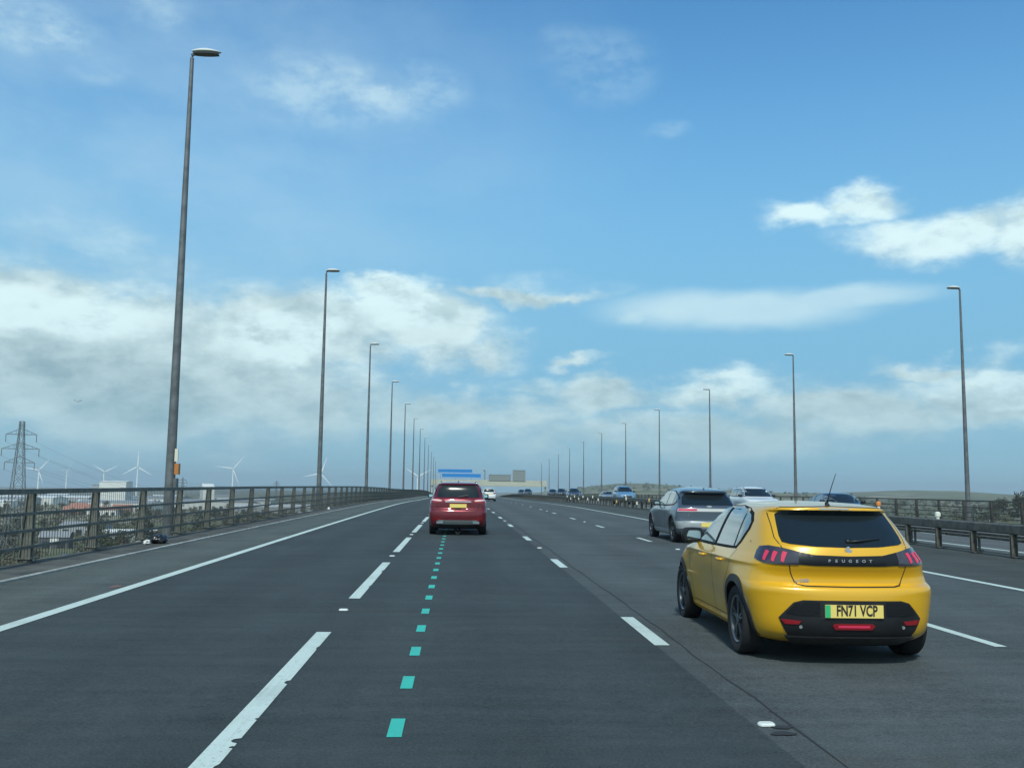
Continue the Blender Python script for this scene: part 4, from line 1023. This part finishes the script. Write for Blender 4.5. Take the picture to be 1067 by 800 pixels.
# white car far ahead
paint('paint_white', (.62, .64, .64), .3); paint('paint_black', (.02, .022, .026), .25); paint('paint_blue', (.10, .22, .36), .3); paint('paint_navy', (.025, .04, .07), .25); paint('paint_silver', (.34, .36, .37), .3, .4)
def simple(P, m, loc, rzz, name, lab, cat='car', rails=None, group=None, head='chrome'):
    e, _ = gen_car(dict(P, N=48), dict(paint=m, near=False, rear=rear_generic(), rails=rails, clad=m == 'paint_white', mirm=m, head=head))
    e.name = name; e.location = loc; e.rotation_euler = (0, 0, rzz); tag(e, lab, cat, group); return e
simple(scaled(SUV, .98, 1, .96), 'paint_white', (3.85, 118, rz(119)), 0, 'suv_car', 'white SUV far ahead to the right of the red SUV, seen from behind')
# oncoming traffic on the other carriageway
simple(scaled(SUV, 1.0, 1, 1.0), 'paint_white', (16.1, 54, rz(52, 16)+.04), pi, 'suv_car', 'white oncoming SUV with roof rails, between the grey crossover and yellow hatchback', rails='chrome')
simple(dict(SALOON, T='saloon'), 'paint_navy', (16.5, 43.5, rz(42, 16)+.05), pi, 'saloon_car', 'dark oncoming saloon just behind the barrier, right of the yellow roof')
simple(scaled(SUV, 1.0, 1.0, 1.10), 'paint_blue', (16.6, 98, rz(97, 16)+.05), pi, 'people_carrier', 'blue oncoming people carrier with a big windscreen, beyond the roadworks reflectors')
simple(dict(SALOON, T='saloon'), 'paint_silver', (20.4, 133, rz(132, 20)+.15), pi, 'saloon_car', 'low silver oncoming saloon, left of the blue people carrier')
simple(scaled(SUV, 1.0, 1.0, 1.04), 'paint_black', (16.4, 138, rz(137, 16)+.15), pi, 'suv_car', 'black oncoming SUV under the first small lamp posts beyond the gantry end')
far = simple(scaled(SUV, 1.0, 1.0, 1.06), 'paint_black', (16.0, 222, rz(222, 16)+.25), pi, 'suv_car', 'distant dark oncoming vehicle below the tall grey board, leftmost but one', group=None)
for k, (x, y, lab, sz_) in enumerate([(16.0, 243, 'farthest dark oncoming vehicle, leftmost beneath the gantry', 1.0), (20.0, 205, 'distant dark oncoming vehicle beneath the right half of the gantry', 1.0), (20.2, 190, 'distant dark oncoming vehicle beside the right leg of the gantry', 1.05)]):
    c = copy_tree(far); c.location = (x, y, rz(y, x)+.25); c.scale = (1, 1, sz_); tag(c, lab, 'car')

# ------------------------------------------------------------------ land far below the bridge
GZ = -28.
def ghash(a, b, s_): return math.sin(a*s_+1.3)*math.cos(b*s_*1.17+.7)
def gz(x, y):
    z = GZ+1.2*ghash(x, y, .006)+.6*ghash(x, y, .017)
    # rising ground to the right, ridges beyond
    z += 20*math.exp(-((x-345)/110)**2-((y-520)/160)**2)
    if y > 600:
        t = min(1, (y-600)/2600)
        z += t*t*(3-2*t)*50*max(0, min(1, (x-.02*y)/(.16*y)))*(.72+.28*math.sin(x*.0016+1)+.16*math.sin(x*.0043+.4))
    for (hx, hy, ha, hr) in HILLS: z += ha*math.exp(-((x-hx)/hr)**2-((y-hy)/420)**2)
    return z
HILLS = [(.478*2900, 2900, 11, 150), (.545*2800, 2800, 6, 130), (.20*3000, 3000, 7, 170), (.12*3100, 3100, 4, 160)]
gx = [-9000, -7000, -5500, -4300, -3400]+[-2800+100*i for i in range(57)]+[3200, 3900, 4800, 6000, 7500, 9000]
gy = [-300, -100]+[50+75*i for i in range(40)]+[3300, 3700, 4200, 4800, 5500, 6500, 8000, 10000, 12000]
vs = [(x, y, gz(x, y)) for y in gy for x in gx]; n = len(gx)
fs = [(j*n+i, j*n+i+1, j*n+n+i+1, j*n+n+i) for j in range(len(gy)-1) for i in range(n-1)]
m = bpy.data.materials.new('land'); m.use_nodes = True; MT['land'] = m; t = NT(m.node_tree); b = m.node_tree.nodes['Principled BSDF']
g = t.n('ShaderNodeNewGeometry'); P = g.outputs['Position']
vor = t.n('ShaderNodeTexVoronoi', feature='F1'); t.put(vor.inputs['Vector'], P); vor.inputs['Scale'].default_value = .0075
sepv = t.n('ShaderNodeSeparateXYZ', i_0=vor.outputs['Color'])
cr = t.n('ShaderNodeValToRGB', i_0=sepv.outputs[0]); el_ = cr.color_ramp.elements
el_[0].color = (.050, .060, .026, 1); el_[1].color = (.16, .15, .10, 1)
for p_, c_ in ((.25, (.09, .085, .045, 1)), (.45, (.062, .078, .030, 1)), (.6, (.13, .12, .07, 1)), (.8, (.075, .072, .042, 1))): q = el_.new(p_); q.color = c_
n1_ = t.noise(P, .02, 8, .65); n2__ = t.noise(P, .3, 5, .7)
k_ = t.m('ADD', .95, t.m('ADD', t.m('MULTIPLY', n1_, .6), t.m('MULTIPLY', n2__, .4)))
c = t.n('ShaderNodeVectorMath', operation='MULTIPLY', i_0=cr.outputs[0]); t.put(c.inputs[1], k_)
ved = t.n('ShaderNodeTexVoronoi', feature='DISTANCE_TO_EDGE'); t.put(ved.inputs['Vector'], P); ved.inputs['Scale'].default_value = .0075
hd = t.sstep(ved.outputs[0], .045, .02)
t.put(b.inputs['Base Color'], t.mix(t.m('MULTIPLY', hd, .7), c.outputs[0], (.035, .036, .022))); b.inputs['Roughness'].default_value = 1
tag(mk('terrain', vs, fs, 'land', smooth=True), kind='structure')

# trees
def leafmat(name, col, v=.45):
    m = bpy.data.materials.new(name); m.use_nodes = True; MT[name] = m; t = NT(m.node_tree); b = m.node_tree.nodes['Principled BSDF']
    oi = t.n('ShaderNodeObjectInfo'); g = t.n('ShaderNodeNewGeometry')
    nn = t.noise(g.outputs['Position'], .55, 4, .7)
    k = t.m('ADD', t.m('MULTIPLY', oi.outputs['Random'], .5), t.m('ADD', .35, t.m('MULTIPLY', nn, .75)))
    c = t.n('ShaderNodeVectorMath', operation='MULTIPLY', i_0=col); t.put(c.inputs[1], k)
    c2 = t.mix(t.m('MULTIPLY', oi.outputs['Random'], .35), c.outputs[0], (.085, .075, .045))
    t.put(b.inputs['Base Color'], c2); b.inputs['Roughness'].default_value = .9; b.inputs['Specular IOR Level'].default_value = .15
    return m
leafmat('foliage_green', (.078, .088, .045)); leafmat('foliage_brown', (.105, .095, .068)); leafmat('foliage_dark', (.06, .068, .045))
mat('bark', (.08, .07, .055), .95, var=.3)
def tree_mesh(H, R, mname, seed, dens=420, leaf=.42):
    rr = random.Random(seed); e = empty('tree', (0, 0, 0))
    b = MB(); b.tube([(0, 0, -.8), (0, 0, 0), (.1*rr.uniform(-1, 1), .1, H*.35), (.3*rr.uniform(-1, 1), .2, H*.8)], [.05*H*.5, .04*H*.5, .03*H*.5, .01*H], 7)
    cl = []
    for k in range(11):
        a = rr.uniform(0, 2*pi); hz = H*rr.uniform(.35, .88); q = R*rr.uniform(.25, .8)*(1-.5*abs(hz/H-.6)); p = (q*cos(a), q*sin(a), hz)
        b.tube([(0, 0, hz*.55), (p[0]*.6, p[1]*.6, hz*.85), p], [.012*H, .007*H, .003*H], 5); cl.append((p, R*rr.uniform(.28, .50)))
    b.build('trunk', 'bark', e)
    vs = []; fs = []
    for (p, cr_) in cl:
        for i in range(dens//11):
            u = Vector((rr.gauss(0, 1), rr.gauss(0, 1), rr.gauss(0, .8))).normalized()*cr_*rr.uniform(.55, 1.12)
            c = Vector(p)+u; s_ = leaf*rr.uniform(.6, 1.5); a = Vector((rr.gauss(0, 1), rr.gauss(0, 1), rr.gauss(0, 1))).normalized(); d = a.orthogonal().normalized(); f = a.cross(d); k = len(vs)
            vs += [c+d*s_, c+f*s_*.8, c-d*s_*.9, c-f*s_*.7]; fs.append((k, k+1, k+2, k+3))
    mk('crown', vs, fs, mname, e)
    return e
protos = [tree_mesh(11, 4.6, 'foliage_green', 1), tree_mesh(9, 4.2, 'foliage_brown', 2), tree_mesh(13, 4.4, 'foliage_dark', 3), tree_mesh(7, 4.0, 'foliage_green', 4), tree_mesh(10, 4.8, 'foliage_brown', 5)]
used = set(); KIND = {0: 'green broadleaf tree', 1: 'brown bare-looking tree', 2: 'dark tree', 3: 'low green tree', 4: 'brown spreading tree'}
def put_tree(i, x, y, s_, lab, grp):
    if i in used: o = copy_tree(protos[i])
    else: o = protos[i]; used.add(i)
    o.location = (x, y, gz(x, y)); o.rotation_euler = (0, 0, random.uniform(0, 6.28)); o.scale = (s_, s_, s_*random.uniform(.85, 1.1)); tag(o, lab, 'tree', grp); return o
def along(px, d):
    a, _ = sky_dir(px, 508); return d*sin(a), d*cos(a)
rr = random.Random(11)
keep = [(62, 505, 26), (62, 395, 14), (75, 380, 12)]
for k in range(150):
    px = rr.uniform(-14, 300); d = rr.choice([rr.uniform(300, 520), rr.uniform(400, 800), rr.uniform(700, 1300)])
    x, y = along(px, d)
    if 20 < px < 98 and 330 < d < 560: continue
    i = rr.randrange(5); put_tree(i, x, y, rr.uniform(.75, 1.25), '%s on the low land behind the left parapet' % KIND[i], '%ss on the low land left' % KIND[i])
for k in range(34):
    px = rr.uniform(1029, 1115); d = rr.uniform(590, 680); x, y = along(px, d)
    i = rr.choice([2, 2, 4]); put_tree(i, x, y, rr.uniform(.62, .85)*(1+.30*min(1, (px-1029)/40)), '%s in the wood on the knoll at far right' % KIND[i], '%ss in the wood at far right' % KIND[i])
for k in range(46):
    px = rr.uniform(880, 1080); d = rr.uniform(700, 1700); x, y = along(px, d)
    i = rr.randrange(5); put_tree(i, x, y, rr.uniform(.8, 1.2), '%s scattered on the land behind the right parapet' % KIND[i], '%ss behind the right parapet' % KIND[i])
# scrub: low bushes that read as one mass
def scrub(name, boxes, seed, m, size=(.45, 1.2)):
    rr = random.Random(seed); vs = []; fs = []
    for (p0, p1, d0, d1, cnt) in boxes:
        for _ in range(cnt):
            q_, d_ = rr.uniform(p0, p1), rr.uniform(d0, d1)
            if 46 < q_ < 86 and d_ < 520: continue
            x, y = along(q_, d_); r = rr.uniform(1.0, 2.6)*(1+d1/2500); z = gz(x, y)
            for i in range(22):
                c = Vector((x+rr.gauss(0, r*.6), y+rr.gauss(0, r*.6), z+abs(rr.gauss(0, r*.5)))); s_ = rr.uniform(*size)*(.4+d1/2500); a = Vector((rr.gauss(0, 1), rr.gauss(0, 1), rr.gauss(0, 1))).normalized(); d = a.orthogonal().normalized(); f = a.cross(d); k = len(vs)
                vs += [c+d*s_, c+f*s_*.8, c-d*s_*.9, c-f*s_*.7]; fs.append((k, k+1, k+2, k+3))
    tag(mk(name, vs, fs, m), 'olive and brown scrub on the low land beside the bridge', 'scrub', kind='stuff')
scrub('scrub', [(-20, 320, 280, 480, 500), (-20, 320, 450, 1100, 650), (-20, 460, 1000, 2400, 600)], 5, 'foliage_brown')
scrub('scrub', [(-20, 320, 280, 700, 420), (860, 1090, 620, 2200, 500), (560, 900, 1500, 3000, 260)], 6, 'foliage_green')

# buildings
mat('wall_white', (.62, .63, .60), .8, var=.1); mat('wall_grey', (.30, .32, .33), .8, var=.15); mat('wall_brick', (.22, .13, .10), .9, var=.25); mat('roof_pale', (.56, .58, .57), .6, var=.15)
mat('roof_grey', (.22, .235, .25), .7, var=.2); mat('roof_red', (.30, .14, .10), .85, var=.25); mat('wall_dark', (.08, .085, .09), .8, var=.2); mat('win_dark', (.03, .035, .04), .3)
def shed(name, px, d, L_, Wd, H_, rise, wm, rm, rot, lab, cat, grp=None, doors=2, raise_=0):
    x, y = along(px, d); e = empty(name, (x, y, gz(x, y)+raise_), rot, lab, cat, grp)
    b = MB(); b.box((0, 0, H_/2-2), (L_, Wd, H_+4)); 
    k = len(b.v); b.v += [(-L_/2, -Wd/2, H_), (-L_/2, Wd/2, H_), (-L_/2, 0, H_+rise), (L_/2, -Wd/2, H_), (L_/2, Wd/2, H_), (L_/2, 0, H_+rise)]; b.f += [(k, k+2, k+1), (k+3, k+4, k+5)]; b.fm += [0, 0]
    b.build('wall', wm, e)
    o = .4; b = MB()
    for s_ in (-1, 1):
        b.add([(-L_/2-o, s_*(Wd/2+o), H_-o*rise/(Wd/2)+.05), (L_/2+o, s_*(Wd/2+o), H_-o*rise/(Wd/2)+.05), (L_/2+o, 0, H_+rise+.05), (-L_/2-o, 0, H_+rise+.05),
               (-L_/2-o, s_*(Wd/2+o), H_-o*rise/(Wd/2)+.3), (L_/2+o, s_*(Wd/2+o), H_-o*rise/(Wd/2)+.3), (L_/2+o, 0, H_+rise+.3), (-L_/2-o, 0, H_+rise+.3)],
              [(0, 1, 2, 3), (4, 7, 6, 5), (0, 4, 5, 1), (1, 5, 6, 2), (3, 2, 6, 7), (0, 3, 7, 4)])
    b.build('roof', rm, e)
    for k in range(doors):
        b = MB(); xx = -L_/2+(k+.5)*L_/doors; hh = min(4.2, H_*.6); b.box((xx, -Wd/2-.03, hh/2), (min(4, L_/doors*.5), .1, hh)); b.build('door' if hh > 3 else 'window', 'win_dark', e)
    return e
rr = random.Random(3)
S0 = 'pale warehouses on the far left lowland'
shed('warehouse', 121, 1500, 36, 40, 34, 1.5, 'wall_white', 'roof_pale', .1, 'tall white industrial building rising over the left parapet', 'warehouse', doors=4)
shed('warehouse', 104, 1560, 14, 30, 30, 1, 'wall_grey', 'roof_grey', .1, 'grey annex left of the tall white industrial building', 'warehouse')
shed('warehouse', 216, 1500, 16, 30, 29, 5, 'wall_white', 'roof_pale', .4, 'white wedge-roofed tower shed over the parapet, right of the nearest lamp post', 'warehouse')
for k in range(26):
    px = [rr.uniform(-12, 40), rr.uniform(180, 300), rr.uniform(40, 180)][k % 3]; d = rr.uniform(1150, 2300)
    shed('warehouse', px, d, rr.uniform(40, 110), rr.uniform(25, 45), rr.uniform(6, 10), 2.5, rr.choice(['wall_white', 'wall_white', 'wall_grey']), rr.choice(['roof_pale', 'roof_pale', 'roof_grey']), rr.uniform(-.3, .3), 'long low pale-roofed warehouse on the lowland behind the left parapet', 'warehouse', S0, doors=4)
for k in range(12):
    px = 80+k*4.5+rr.uniform(-1, 1); shed('house', px, rr.uniform(1050, 1350), rr.uniform(16, 24), 9, 5.5, 3.2, rr.choice(['wall_brick', 'wall_white']), 'roof_red', rr.uniform(-.2, .2), 'red-roofed house in the distant row behind the left parapet', 'house', 'red-roofed houses on the left lowland', doors=3)
shed('workshop', 62, 505, 13, 9, 5, 2.4, 'wall_dark', 'roof_grey', .15, 'dark-walled workshop with a pale grey gabled roof, left lowland', 'workshop', doors=2)
shed('workshop', 92, 640, 26, 14, 6, 2, 'wall_grey', 'roof_grey', -.2, 'long grey workshop beyond the dark gabled one', 'workshop', doors=3)
shed('workshop', 135, 560, 30, 12, 5, 1.5, 'wall_grey', 'roof_pale', .3, 'pale-roofed yard building below the orange box lamp post', 'workshop', doors=3)
# yard: white van, blue container, white sign
paint('paint_yellowvan', (.55, .50, .28), .4)
vx, vy = along(61, 392); vn, _ = gen_car(dict(scaled(SUV, 1.08, 1.15, 1.25), N=32), dict(paint='paint_white', rear=rear_generic(), clad=False)); vn.name = 'van'; vn.location = (vx, vy, gz(vx, vy)+.1); vn.rotation_euler = (0, 0, 1.2); tag(vn, 'white van parked in the yard below the left parapet', 'van')
mat('container_blue', (.03, .14, .30), .6, var=.2)
cx_, cy_ = along(74, 385); e = empty('shipping_container', (cx_, cy_, gz(cx_, cy_)), .35, 'tall blue container in the yard below the left parapet, beside the white van', 'container')
b = MB(); b.box((0, 0, 2.6), (2.6, 6.1, 5.2))
for k in range(20): b.box((-1.32, -2.85+.3*k, 2.6), (.05, .15, 4.9)); b.box((1.32, -2.85+.3*k, 2.6), (.05, .15, 4.9))
b.build('container_shell', 'container_blue', e); b = MB(); b.box((-.62, -3.08, 2.6), (1.18, .06, 4.9)); b.box((.62, -3.08, 2.6), (1.18, .06, 4.9)); b.build('door', 'container_blue', e)
sx_, sy_ = along(60, 470); e = empty('sign_board', (sx_, sy_, gz(sx_, sy_)), .2, 'small white board on posts in front of the dark workshop', 'sign')
b = MB(); b.box((0, 0, 5.0), (3.4, .15, 1.9)); b.build('board', 'wall_white', e); b = MB(); b.box((-1.2, .1, 2.4), (.15, .15, 4.8)); b.box((1.2, .1, 2.4), (.15, .15, 4.8)); b.build('post', 'wall_grey', e)

# pylons with their lines
mat('pylon_steel', (.20, .22, .23), .6, metal=.3)
def pylon(px, d, H_, arm, rot, lab, fat=.16):
    x, y = along(px, d); e = empty('pylon', (x, y, gz(x, y)), rot, lab, 'pylon')
    b = MB(); bw = H_*.085; tw = H_*.014
    def wd(z): return bw+(tw-bw)*min(1, (z/(H_*.97)))**.75
    lv = [H_*q for q in (0, .16, .30, .42, .53, .62, .70, .78, .86, .94, 1.)]
    for i in range(len(lv)-1):
        a, c_ = wd(lv[i]), wd(lv[i+1])
        for sx in (-1, 1):
            for sy in (-1, 1): b.tube([(sx*a, sy*a, lv[i]), (sx*c_, sy*c_, lv[i+1])], fat, 4)
        for s_ in (-1, 1):
            for ax in (0, 1):
                p = lambda u, ww, z: (u*ww, s_*ww, z) if ax == 0 else (s_*ww, u*ww, z)
                b.tube([p(-1, a, lv[i]), p(1, c_, lv[i+1])], fat*.55, 4); b.tube([p(1, a, lv[i]), p(-1, c_, lv[i+1])], fat*.55, 4); b.tube([p(-1, c_, lv[i+1]), p(1, c_, lv[i+1])], fat*.5, 4)
    b.build('lattice_tower', 'pylon_steel', e); tips = []
    for (zq, aq) in ((.905, .82), (.80, 1.), (.70, .80)):
        z = H_*zq; w0 = wd(z)
        for s_ in (-1, 1):
            b = MB(); t_ = s_*arm*aq
            b.tube([(s_*w0, -w0, z), (t_, 0, z)], fat*.8, 4); b.tube([(s_*w0, w0, z), (t_, 0, z)], fat*.8, 4); b.tube([(0, 0, z+H_*.045), (t_, 0, z)], fat*.8, 4)
            for q in (.35, .65): b.tube([(t_*q, 0, z), (t_*q, 0, z+H_*.045*(1-q))], fat*.5, 4)
            a = b.build('cross_arm', 'pylon_steel', e)
            b = MB(); b.tube([(t_, 0, z), (t_, 0, z-H_*.055)], fat*1.1, 6); b.build('insulator', 'pylon_steel', a); tips.append((t_, 0, z-H_*.055))
    e['tips'] = 0
    M_ = Matrix.Translation(e.location) @ Matrix.Rotation(rot, 4, 'Z'); del e['tips']
    return [M_ @ Vector(q) for q in tips]
t1 = pylon(18.5, 430, 54.5, 6.9, .15, 'tall lattice electricity pylon at the far left', .15)
t2 = pylon(190, 1650, 45, 7.5, .6, 'small distant electricity pylon right of the nearest lamp post', .3)
t3 = pylon(288, 2300, 45, 7.5, .6, 'tiny distant electricity pylon left of the second lamp post', .35)
mat('cable', (.16, .18, .19), .6)
for A, Bp, nn, lab in ((t1, t2, 'a', 'power lines sagging from the tall pylon to the distant one'), (t2, t3, 'b', 'power lines between the two distant pylons')):
    b = MB()
    for p, q in zip(A, Bp):
        pts = []
        for i in range(25):
            u = i/24; v = p.lerp(q, u); v.z -= 4*u*(1-u)*(14 if A is t1 else 8); pts.append(v)
        b.tube(pts, [.030+.07*(i/24 if A is t1 else 1) for i in range(25)], 4)
    tag(b.build('power_lines', 'cable'), lab, 'power line')
# wind turbines
mat('turbine_white', (.80, .82, .82), .5)
def turbine(px, d, hub, bl, rot0, yaw, lab):
    x, y = along(px, d); e = empty('wind_turbine', (x, y, gz(x, y)), yaw, lab, 'wind turbine', 'wind turbines on the left horizon')
    H_ = hub-gz(x, y); b = MB(); b.tube([(0, 0, 0), (0, 0, H_)], [2.6, 1.5], 14); b.build('tower', 'turbine_white', e, smooth=40)
    b = MB(); b.tube([(0, -3, H_+.6), (0, -1, H_+.8), (0, 6, H_+.8)], [1.5, 2., 1.7], 10); nc = b.build('nacelle', 'turbine_white', e, smooth=40)
    b = MB(); b.tube([(0, -5.2, H_+.6), (0, -4.4, H_+.6), (0, -3, H_+.6)], [.3, 1.3, 1.6], 10); b.build('hub', 'turbine_white', nc, smooth=40)
    for k in range(3):
        a = radians(rot0+120*k); b = MB(); u = Vector((sin(a), 0, cos(a))); v = Vector((cos(a), 0, -sin(a)))
        vs = []; N = 10
        for i in range(N+1):
            t_ = i/N; ch = (1.1+2.2*sin(pi*min(1, t_*3.0))*(t_ < .34)+(t_ >= .34)*(0)) if t_ < .17 else 3.3*(1-t_)**.85+.5; th = .9*(1-t_)+.15
            c = Vector((0, -4, H_+.6))+u*(1+bl*t_); vs += [c+v*ch*.7, c+Vector((0, -th/2, 0)), c-v*ch*.3, c+Vector((0, th/2, 0))]
        fs = [(4*i+j, 4*i+(j+1) % 4, 4*i+4+(j+1) % 4, 4*i+4+j) for i in range(N) for j in range(4)]
        mk('blade', vs, fs+[(4*N, 4*N+1, 4*N+2, 4*N+3)], 'turbine_white', e)
for a in [(39.4, 3300, 45, 44, 40, .15, 'white wind turbine just right of the tall pylon'), (68.6, 3900, 52, 46, 35, 1.15, 'slim white wind turbine seen nearly side-on, second from left'),
          (108, 3700, 49, 48, 62, .15, 'white wind turbine with its blades in a wide Y, left of the white building'), (142.4, 3200, 60, 50, 0, .1, 'white wind turbine with one blade straight up, beside the nearest lamp post'),
          (242, 3400, 63, 56, 38, .25, 'white wind turbine alone between the first two lamp posts'), (334, 3000, 46, 52, 18, .1, 'white wind turbine half behind the second lamp post'),
          (435, 3000, 42, 46, 62, .1, 'white wind turbine among the distant left lamp posts')]: turbine(*a)

# ------------------------------------------------------------------ sign gantry
mat('gantry_cream', (.40, .41, .34), .6, var=.1); mat('sign_blue', (.012, .19, .50), .5); mat('sign_back', (.20, .23, .23), .6, var=.15); mat('sign_white', (.7, .72, .72), .5)
GY = 395.; e = empty('sign_gantry', (13., GY, rz(GY)), 0, 'cream overhead gantry across the motorway with blue direction signs and grey boards', 'gantry')
zb = 3.35-rz(GY); xl, xr = -10.8-13, 36.4-13
b = MB()
for z in (zb+.12, zb+2.4):
    for yy in (-.7, .7): b.box(((xl+xr)/2, yy, z), (xr-xl, .22, .24))
b.box(((xl+xr)/2, -.82, zb+1.26), (xr-xl, .06, 2.1)); b.box(((xl+xr)/2, .82, zb+1.26), (xr-xl, .06, 2.1))
k = xl
while k < xr-1: b.tube([(k, -.7, zb+.2), (k+1.2, -.7, zb+2.3)], .06, 4); k += 1.2
b.build('beam', 'gantry_cream', e)
for x in (xl+.4, xr-.4):
    b = MB(); b.box((x, 0, (zb+2.5)/2-.5), (.7, .7, zb+3.5)); b.build('leg', 'gantry_cream' if x < 0 else 'sign_back', e)
def board(x0, x1, z0, z1, m_, lab=None, ribs=0, name='sign_panel'):
    b = MB(); b.box(((x0+x1)/2, -1.0, (z0+z1)/2), (x1-x0, .12, z1-z0)); o = b.build(name, m_, e)
    if lab: o['label'] = lab
    if ribs:
        b = MB()
        for i in range(ribs): b.box((x0+(i+.5)*(x1-x0)/ribs, -1.1, (z0+z1)/2), (.12, .1, z1-z0-.2))
        b.box(((x0+x1)/2, -1.1, z1-.1), (x1-x0, .12, .12)); b.build('stiffener', 'pylon_steel', o)
    else:
        b = MB(); w_ = .10
        for zz in (z0+.15, z1-.15): b.box(((x0+x1)/2, -1.07, zz), (x1-x0-.3, .03, w_))
        for xx in (x0+.15, x1-.15): b.box((xx, -1.07, (z0+z1)/2), (w_, .03, z1-z0-.4))
        b.build('border', 'sign_white', o)
X_ = lambda px: (px-478)*GY/1000-13; Zp = lambda py: (510.5-py)*GY/1000+1.595-rz(GY)
board(X_(457), X_(493.5), Zp(492.95), Zp(488.4), 'sign_blue', 'upper wide blue direction sign'); board(X_(461), X_(502.5), Zp(497.8), Zp(492.9), 'sign_blue', 'lower blue direction sign, set to the right')
board(X_(510), X_(533), Zp(500.3), Zp(494), 'sign_back', 'low wide grey board', 9, 'back_panel'); board(X_(534.8), X_(548), Zp(500.5), Zp(489), 'sign_back', 'tall grey board', 4, 'back_panel')
b = MB(); b.tube([(X_(506), -.5, Zp(501)), (X_(506), -.5, Zp(490.5))], .18, 8); b.box((X_(505.2), -.5, Zp(490)), (1.0, .5, .5)); b.build('camera_mast', 'pylon_steel', e)
b = MB()
for px in (460, 476, 492, 512, 522, 532, 537, 546): b.box((X_(px), -.9, (zb+2.4+Zp(492))/2), (.15, .1, abs(Zp(494)-zb-2.2)))
b.build('sign_bracket', 'pylon_steel', e)

# ------------------------------------------------------------------ small things
# delineators on the barrier: white and amber reflectors
mat('reflector_white', (.72, .72, .62), .3); mat('reflector_amber', (.60, .40, .16), .35)
rr = random.Random(5); k = 0
def delin(x, y, z, amber, lab):
    e = empty('barrier_reflector', (x, y, z), 0, lab, 'reflector', 'reflectors on the central barrier')
    b = MB(); b.box((0, 0, .10), (.05, .04, .20)); b.build('bracket', 'black_plastic', e)
    b = MB(); b.box((0, -.03, .12), (.12, .02, .24)); b.build('reflector_plate', 'reflector_amber' if amber else 'reflector_white', e)
for i in range(8):
    y = 91+3.7*i; delin(13.33, y, rz(y)+.36+.22*(i % 2), False, 'white reflector plate in the bright cluster on the barrier, ahead of the grey crossover')
for i in range(5):
    y = 62+4.6*i; delin(13.33, y, rz(y)+.30+.28*(i % 2), i % 3 == 1, ('amber' if i % 3 == 1 else 'white')+' reflector plate on the barrier just left of the grey crossover')
# beacon lamps on the far verge
mat('beacon_orange', (.75, .24, .05), .4)
def beacon(px, d, hgt, orange, lab):
    x = (px-478)*d/1000; e = empty('beacon_post', (x, d, rz(d, x)), 0, lab, 'beacon')
    b = MB(); b.tube([(0, 0, 0), (0, 0, hgt)], .10, 10); b.tube([(0, 0, 0), (0, 0, .07)], .25, 12); b.build('post', 'reflector_white', e)
    b = MB(); b.tube([(0, 0, hgt), (0, 0, hgt+.06), (0, 0, hgt+.26), (0, 0, hgt+.33)], [.10, .17, .17, .08], 14); b.build('lamp' if orange else 'cap', 'beacon_orange' if orange else 'reflector_white', e, smooth=40)
beacon(923, 67, .78, True, 'white post with a round orange lamp beyond the barrier, right of the yellow roof')
beacon(987, 58, .28, False, 'short white marker post beyond the barrier, left of the far lamp post')
# litter on the verge
mat('bin_bag', (.010, .012, .016), .3, coat=.3); mat('litter_white', (.65, .65, .62), .7)
def blob(name, c, r3, m_, seed, lab, cat, amp=.25):
    rr = random.Random(seed); bm = bmesh.new(); bmesh.ops.create_icosphere(bm, subdivisions=4, radius=1)
    from mathutils import noise as mn
    for v in bm.verts:
        d = v.co.normalized(); q = 1+amp*mn.noise(d*1.8+Vector((seed, 0, 0)))+amp*.5*mn.noise(d*4.5+Vector((0, seed, 0)))+amp*.2*mn.noise(d*11)
        v.co = Vector((d.x*q*r3[0], d.y*q*r3[1], max(d.z*q, -.75)*r3[2]))
    me = bpy.data.meshes.new(name); bm.to_mesh(me); bm.free(); me.materials.append(MT[m_])
    for p in me.polygons: p.use_smooth = True
    o = bpy.data.objects.new(name, me); COL.objects.link(o); o.location = c; tag(o, lab, cat); return o
blob('bin_bag', (-7.28, 24.3, rz(24.3)+.13), (.19, .24, .13), 'bin_bag', 2, 'black plastic bag lying on the verge by the left parapet', 'bag')
blob('paper_litter', (-7.46, 23.9, rz(24)+.08), (.08, .10, .06), 'litter_white', 6, 'crumpled pale litter lying against the black bag', 'litter', .35)
blob('paper_cup', (-7.35, 56, rz(56)+.10), (.07, .07, .09), 'litter_white', 9, 'small white litter on the verge before the second lamp post', 'litter', .3)
# gull over the left lowland
gx_, gy_ = along(75.4, 300); u = (511-430-2)/1000*300
e = mk('gull', [(0, 0, 0), (-.9, .1, .45), (-1.7, .3, .25), (-1.0, .35, .36), (0, .4, 0), (.9, .1, .40), (1.6, .3, .10), (1., .35, .32), (0, -.5, -.05), (0, .8, 0), (0, .1, -.18)],
       [(0, 1, 3, 4), (1, 2, 3), (0, 4, 7, 5), (5, 7, 6), (8, 0, 10), (0, 4, 10), (4, 9, 10), (8, 10, 0), (4, 9, 0)], 'wall_grey'); e.location = (gx_, gy_, 1.6+u); tag(e, 'small grey gull gliding above the tall pylon', 'bird')

# ------------------------------------------------------------------ air
mz = bpy.data.materials.new('haze_air'); mz.use_nodes = True; mz.node_tree.nodes.clear(); t = NT(mz.node_tree)
pv = t.n('ShaderNodeVolumePrincipled'); pv.inputs['Color'].default_value = (.80, .90, .97, 1); pv.inputs['Density'].default_value = .00012; pv.inputs['Anisotropy'].default_value = .2
mo = t.n('ShaderNodeOutputMaterial'); mz.node_tree.links.new(pv.outputs[0], mo.inputs['Volume'])
b = MB(); b.box((0, 5800, 60), (18400, 12800, 184)); o = b.build('haze', mz); tag(o, kind='stuff')
o['label'] = 'pale blue haze over the lowland'
